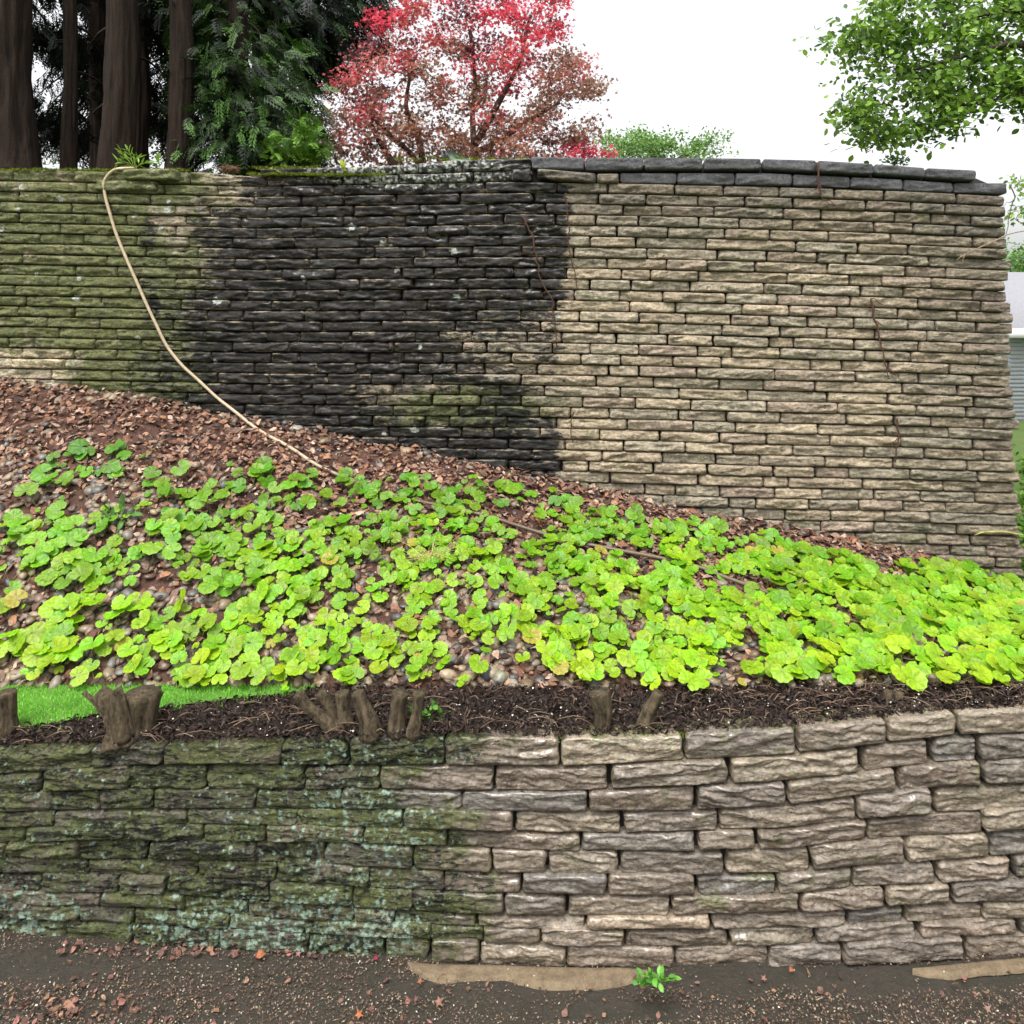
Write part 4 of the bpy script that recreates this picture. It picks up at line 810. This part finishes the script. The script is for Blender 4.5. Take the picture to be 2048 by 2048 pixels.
# green slab ornament on the wall top
o = MB(); D = DW(905)+.3
a = [P(893, 304, D), P(905, 301, D), P(926, 312, D), P(948, 322, D), P(916, 326, D), P(902, 320, D)]
V = a+[q+np.array([0, .14, 0]) for q in a]; k = 6
o.add(V, [(0, 1, 5), (1, 2, 5), (2, 4, 5), (2, 3, 4), (6, 11, 7), (7, 11, 8), (8, 11, 10), (8, 10, 9)], [(i, (i+1) % k, (i+1) % k+k, i+k) for i in range(k)])
rt = empty('garden_ornament', P(905, 325, D), 'small tilted dull green ornament standing on the wall top before the red maple', 'ornament')
o.build('body', plain('green_paint', (.13, .19, .14), .5), rt)
o = MB(); tube(o, [P(884, 303, D), P(891, 302, D), P(893, 326, D)], .012, 6); tube(o, [P(884, 303, D), P(889, 326, D)], .012, 6); o.build('bracket', plain('dark_metal', (.04, .05, .05)), rt)
# ------------------------------------------------------------------ picked-out rocks
def rock(x, y, w_, h_, c, label, seed, rough=.12):
    p = onbank(x, y, .02); D = p[1]; sx = w_*D/F/2; sz = h_*D/F/2
    V = IV2*(1+rough*fbm(IV2[:, 0]*1.3+seed, IV2[:, 1]*1.3, IV2[:, 2]*1.3, 3))[:, None]*np.array([sx, (sx+sz)/2, sz])+p
    return tag(mk('rock', V, IF2, None, MPEB, None, np.array(c, float)*.62, None, True), label, 'rock', 'loose rocks on the bank')
rock(1527, 1207, 28, 26, (.52, .42, .34), 'pinkish pale rock beside the hose among the green leaves', 1)
rock(1481, 1046, 20, 14, (.48, .45, .36), 'pale oval pebble by the foot of the clean wall', 2, .05)
rock(273, 801, 17, 13, (.27, .29, .22), 'small greenish grey stone leaning on the wall foot below the mossy stones', 3)
rock(398, 822, 14, 10, (.4, .42, .42), 'light grey pebble at the wall foot nearest the hose', 4, .05)
rock(593, 862, 28, 15, (.33, .31, .26), 'flat grey stone below the black stones', 5)
rock(48, 1037, 46, 22, (.25, .2, .11), 'long olive brown stone at the far left of the bank', 6, .05)
rock(332, 1123, 36, 18, (.42, .43, .28), 'smooth pale greenish stone among leaves left of centre', 7, .04)
rock(357, 1210, 24, 34, (.2, .13, .09), 'upright dark reddish brown stone at left centre', 8, .05)
rock(986, 1291, 26, 30, (.3, .24, .15), 'rounded tan stone near the bottom of the bank', 9, .06)
rock(973, 1316, 25, 19, (.48, .45, .26), 'pale yellow pebble just below the rounded tan stone', 10, .05)
rock(1000, 1363, 30, 30, (.26, .26, .17), 'squarish olive stone at the lowest edge of the bank', 11, .16)
rock(974, 1352, 28, 32, (.09, .09, .11), 'dark grey jagged stone left of the squarish olive one', 12, .22)
rock(1000, 1240, 32, 22, (.2, .12, .1), 'reddish brown stone between leaf clumps in the lower middle', 13, .06)
rock(1912, 1308, 34, 20, (.13, .13, .12), 'dark grey flat stone in the leaves at lower right', 14, .06)
# ------------------------------------------------------------------ cut shrub stems in the bed
def stems(name, specs, label, cat='shrub stump', rg=None):
    x0_, y0_ = specs[0][0][0], specs[0][0][1]; dz = lambda x, y: F*(H-ZBED(x)+.0)/(y-YH)
    root = empty(name, P(x0_, y0_, dz(x0_, y0_)), label, cat)
    for sp in specs:
        D = float(dz(sp[0][0], sp[0][1])); mb = MB(); p3 = [P(x, y, D+dd) for x, y, w_, dd in sp]; r = [w_*D/F/2 for x, y, w_, dd in sp]; r[0] *= 1.25
        p3[0] = p3[0]-np.array([0, 0, .02]); tube(mb, p3, r, 26, None, .26, sp[0][0], 6); mb.build('stem', MBARK2, root, True)
    return root
stems('shrub_stump', [[(8, 1466, 44, 0), (12, 1430, 36, 0), (14, 1384, 34, 0)]], 'dark upright trunk at the far left edge of the bed')
stems('shrub_stump', [[(245, 1474, 62, 0), (240, 1448, 46, .0), (222, 1410, 36, 0), (196, 1384, 30, 0)], [(272, 1470, 66, .05), (280, 1440, 56, .05), (284, 1384, 62, .05)], [(250, 1470, 34, -.05), (236, 1420, 34, -.06), (222, 1384, 38, -.05)], [(296, 1440, 16, .05), (312, 1405, 12, .05), (322, 1384, 10, .05)], [(222, 1440, 14, .05), (190, 1405, 10, .05), (166, 1384, 9, .05)]], 'thick multi stemmed trunk beside the bright lawn above the mossy low wall')
stems('shrub_stump', [[(676, 1460, 30, 0), (648, 1440, 24, 0), (615, 1412, 20, 0), (596, 1386, 22, 0)], [(672, 1456, 24, .03), (660, 1420, 22, .04), (640, 1384, 24, .04)], [(694, 1455, 28, .02), (688, 1420, 22, .02), (684, 1384, 24, .02)]], 'group of splayed stems leaning left, left of the knotted one')
stems('shrub_stump', [[(744, 1466, 36, 0), (738, 1440, 34, 0), (724, 1410, 26, 0), (714, 1384, 24, 0)]], 'knotted stem leaning left in the middle of the bed')
stems('shrub_stump', [[(795, 1462, 30, 0), (796, 1420, 27, 0), (802, 1384, 32, 0)], [(826, 1466, 26, 0), (834, 1425, 20, 0), (838, 1384, 24, 0)], [(810, 1440, 12, 0), (806, 1410, 12, .02), (800, 1384, 14, .02)]], 'upright twin stems beside the green leafy shoot')
stems('shrub_stump', [[(1204, 1458, 24, 0), (1208, 1430, 32, 0), (1204, 1405, 38, 0), (1200, 1384, 40, 0)]], 'short upright rusty brown stump beside the slanting one, right of centre in the bed')
stems('shrub_stump', [[(1288, 1452, 32, 0), (1294, 1430, 28, 0), (1308, 1405, 24, 0), (1318, 1384, 22, 0)]], 'slanting stump right of the rusty brown one')
stems('shrub_stump', [[(1776, 1404, 18, 0), (1778, 1382, 16, 0)], [(1795, 1406, 14, 0), (1800, 1384, 14, 0)]], 'pair of small dark stubs behind the capstones at right')
# ------------------------------------------------------------------ lawn, mulch
lawnp = [(-300, 1374), (-300, 1478), (0, 1462), (100, 1452), (200, 1430), (330, 1418), (400, 1408), (500, 1396), (605, 1386), (640, 1374)]
def bedpt(x, y): D = F*(H-ZBED(x))/(y-YH); return P(x, y, D)
gx, gy = np.meshgrid(np.linspace(-300, 640, 60), np.linspace(0, 1, 8)); lo = np.interp(gx, [p[0] for p in lawnp[1:]], [p[1] for p in lawnp[1:]])
yy = 1374+(lo-1374)*gy; Vv = bedpt(gx, yy); Vv[..., 2] += .012
tag(mk('lawn', Vv.reshape(-1, 3), None, gridfaces(60, 8), MGRASSG), kind='structure')
n_ = 26000; x = R.uniform(-250, 635, n_); y = R.uniform(1374, 1480, n_); k = y+14*fbm(x*.03, y*.05, 1., 3) < np.interp(x, [p[0] for p in lawnp[1:]], [p[1] for p in lawnp[1:]])+R.normal(size=n_)*5
p = bedpt(x[k], y[k]); m_ = len(p); tv = np.array([[-.09, 0, 0], [.09, 0, 0], [.05, .12, .6], [.0, .35, 1.]]); p[:, 2] += .008
o = scatter(tv, [[0, 1, 2], [0, 2, 3]], p, frames(np.array([0, 0, 1.])+R.normal(size=(m_, 3))*.25, R.uniform(0, 6.3, m_)), R.uniform(.015, .032, m_), gcol(m_, (.12, .36, .03), (.24, .55, .07)), None).build('grass', MGRASS)
tag(o, 'short bright green grass of the lawn behind the mulch bed', 'grass', kind='stuff')
def chips(name, n_, xy, cols, smin, smax, label, cat, asp=.28, zoff=.012, ptf=bedpt, tilt=.3, flat=.5):
    x, y = xy(n_); p = ptf(x, y); p = p[:]; p[:, 2] += zoff+R.random(len(p))*.012; m_ = len(p)
    sz = R.uniform(smin, smax, m_); sc = np.stack([sz, sz*asp*R.uniform(.6, 1.6, m_), sz*R.uniform(-1, 1, m_)*flat], 1)
    o = scatter(LV, LT, p, frames(np.array([0, 0, 1.])+R.normal(size=(m_, 3))*tilt, R.uniform(0, 6.3, m_)), sc, np.array(cols)[R.integers(0, len(cols), m_)]*R.uniform(.4, .9, (m_, 1)), None).build(name, MLIT)
    return tag(o, label, cat, kind='stuff')
def bedxy(n_):
    x = R.uniform(-350, 2700, n_); y = 1374+(TOPY(x)-1374)*R.random(n_)
    k = y > np.interp(x, [p[0] for p in lawnp[1:]]+[641], [p[1] for p in lawnp[1:]]+[1370]); return x[k], y[k]
chips('mulch', 20000, bedxy, [(.035, .024, .018), (.06, .04, .03), (.02, .014, .011), (.09, .06, .045), (.045, .025, .022)], .015, .055, 'dark shredded mulch covering the bed behind the low wall', 'mulch', tilt=.5, flat=1.)
chips('pale_debris', 700, bedxy, [(.5, .46, .38), (.35, .36, .25), (.6, .58, .52)], .006, .016, 'tiny pale petals and leaf bits scattered over the dark mulch', 'debris', asp=.6, zoff=.03)
mb = MB()
for _ in range(260):
    x = R.uniform(0, 2048); y = R.uniform(1380, TOPY(x)-4)
    if y < np.interp(x, [p[0] for p in lawnp[1:]]+[641], [p[1] for p in lawnp[1:]]+[1370])+6: continue
    c = bedpt(x, y); a = R.uniform(0, 6.3); L = R.uniform(.05, .22); d = np.array([math.cos(a), math.sin(a)*.6, 0])*L
    tube(mb, [c+np.array([0, 0, .025]), c+d*.5+np.array([R.normal()*.01, 0, .045]), c+d+np.array([0, 0, .03])], [.003, .0025, .0012], 4, np.array((.11, .075, .05))*R.uniform(.5, 1.6), 0, 0, 2)
tag(mb.build('twigs', MTWIG), 'thin dry twigs strewn over the mulch bed', 'twigs', kind='stuff')
# ------------------------------------------------------------------ front path
def fpt(x, y):
    z = H-(FOOTY(x)-YH)*DL(x)/F+.012; D = F*(H-z)/(y-YH); return P(x, y, D)
def frxy(dens):
    def f(n_):
        x = R.uniform(-300, 2600, n_); y = R.uniform(1860, 2110, n_); k = (y > FOOTY(x)+2) & (R.random(n_) < dens(x, y)); return x[k], y[k]
    return f
def fd(x, y):
    clear = np.maximum.reduce([.62*blob(x, y, 1060, 1985, 260, 36), blob(x, y, 60, 1935, 200, 30), blob(x, y, 1600, 1960, 420, 30), blob(x, y, 1900, 1955, 200, 25), .6*blob(x, y, 1250, 2030, 200, 20)])
    return np.clip(.75+.6*fbm(x*.006, y*.02, 7.)-1.3*clear, 0.03, 1)
chips('leaf_crumbs', 55000, frxy(fd), [(.2, .13, .09), (.28, .2, .14), (.11, .07, .05), (.4, .31, .22), (.16, .09, .065), (.08, .06, .045)], .004, .016, 'crumbled brown leaf bits covering the dirt before the low wall', 'leaf litter', asp=.5, zoff=.008, ptf=fpt, tilt=.35)
chips('pale_flecks', 900, frxy(lambda x, y: .2+.8*fd(x, y)), [(.6, .55, .42), (.45, .42, .25), (.66, .62, .55)], .005, .014, 'tiny pale flecks and petals on the dirt path', 'debris', asp=.6, zoff=.016, ptf=fpt)
chips('dry_leaves', 330, lambda n_: (lambda x, y: (x[(y > FOOTY(x)+2)], y[(y > FOOTY(x)+2)]))(np.concatenate([R.normal(120, 110, n_//3), R.uniform(100, 760, n_//3), R.uniform(0, 2048, n_//3)]), np.concatenate([R.normal(2020, 22, n_//3), R.normal(0, 9, n_//3)+FOOTY(np.linspace(100, 760, n_//3))*0+1905, R.uniform(1950, 2060, n_//3)])), [(.26, .12, .09), (.3, .17, .1), (.26, .13, .11), (.16, .09, .07)], .018, .042, 'curled reddish dry leaves gathered on the dirt path', 'leaf litter', asp=.7, zoff=.014, ptf=fpt, tilt=.4)
# washed concrete strips: thin irregular slabs lying against the foot of the low wall
def patch(top, bot, label):
    xs_ = np.linspace(top[0][0], top[-1][0], 70); t_ = np.interp(xs_, [p[0] for p in top], [p[1] for p in top]); b_ = np.interp(xs_, [p[0] for p in bot], [p[1] for p in bot])
    b_ = b_+2.2*fbm(xs_*.03, 2.2, 0); t_ = np.minimum(t_, b_-.5); g = np.linspace(0, 1, 8)[:, None]; X = xs_[None]+0*g; Y = t_[None]*(1-g)+b_[None]*g; V = fpt(X, Y); V[..., 2] += .022
    V[-1, :, 2] -= .03; V[0, :, 2] -= .02; return tag(mk('concrete_footing', V.reshape(-1, 3), None, gridfaces(70, 8), MSAND, smooth=True), label, 'concrete strip')
patch([(815, 1930), (860, 1931), (1100, 1936), (1240, 1938), (1296, 1946)], [(815, 1936), (850, 1960), (880, 1968), (1010, 1966), (1060, 1978), (1187, 1984), (1250, 1973), (1296, 1958)], 'wide washed tan concrete strip showing at the foot of the low wall, mid picture')
patch([(1825, 1944), (1920, 1932), (2060, 1920), (2120, 1915)], [(1825, 1950), (1900, 1958), (1960, 1950), (2060, 1942), (2120, 1936)], 'narrow tan concrete strip running off at the far right foot of the low wall')
# single fallen leaves one can point at
def fleaf(x, y, s_, c, label, star=False, yaw=0., ny=-.5):
    p = fpt(np.array([x*1.]), np.array([y*1.])); p[:, 2] += .03; nr = np.array([[.1, ny, 1.]])
    tv, tt = (MV*np.array([1, 1, 1.6]), MT_) if star else (LV*1.6, LT)
    o = scatter(tv, tt, p, frames(nr, np.array([yaw])), np.array([s_*.62]), np.array([c])*.45, None).build('fallen_leaf', MLIT)
    return tag(o, label, 'leaf', 'single fallen leaves on the dirt')
fleaf(840, 1973, .028, (.5, .2, .09), 'bright orange lobed leaf just left below the wide concrete strip', True, 1.)
fleaf(878, 2015, .045, (.42, .22, .16), 'pinkish star shaped leaf on the dirt below the concrete strip', True, .4)
fleaf(718, 2040, .04, (.6, .22, .09), 'orange brown leaf at the bottom edge left of the star shaped one', True, 2.)
fleaf(522, 1922, .05, (.55, .2, .09), 'long orange leaf lying at the foot of the lichen covered stones', False, .2)
fleaf(140, 2022, .05, (.55, .28, .2), 'pale orange leaf in the reddish pile at lower left', True, .9)
fleaf(597, 1918, .03, (.5, .25, .22), 'pink curled leaf right of the long orange one', True, .1)
fleaf(752, 1926, .026, (.42, .04, .1), 'crimson leaf under the low wall left of the concrete strip', True, 1.4)
fleaf(1582, 1951, .028, (.5, .17, .07), 'small rusty leaf below the clean right half of the low wall', False, .4)
fleaf(1528, 1968, .03, (.4, .2, .15), 'brown curled leaf beside the small rusty one', True, .8)
fleaf(1975, 2030, .035, (.42, .26, .2), 'pinkish brown curled leaf at the bottom right corner', True, .3)
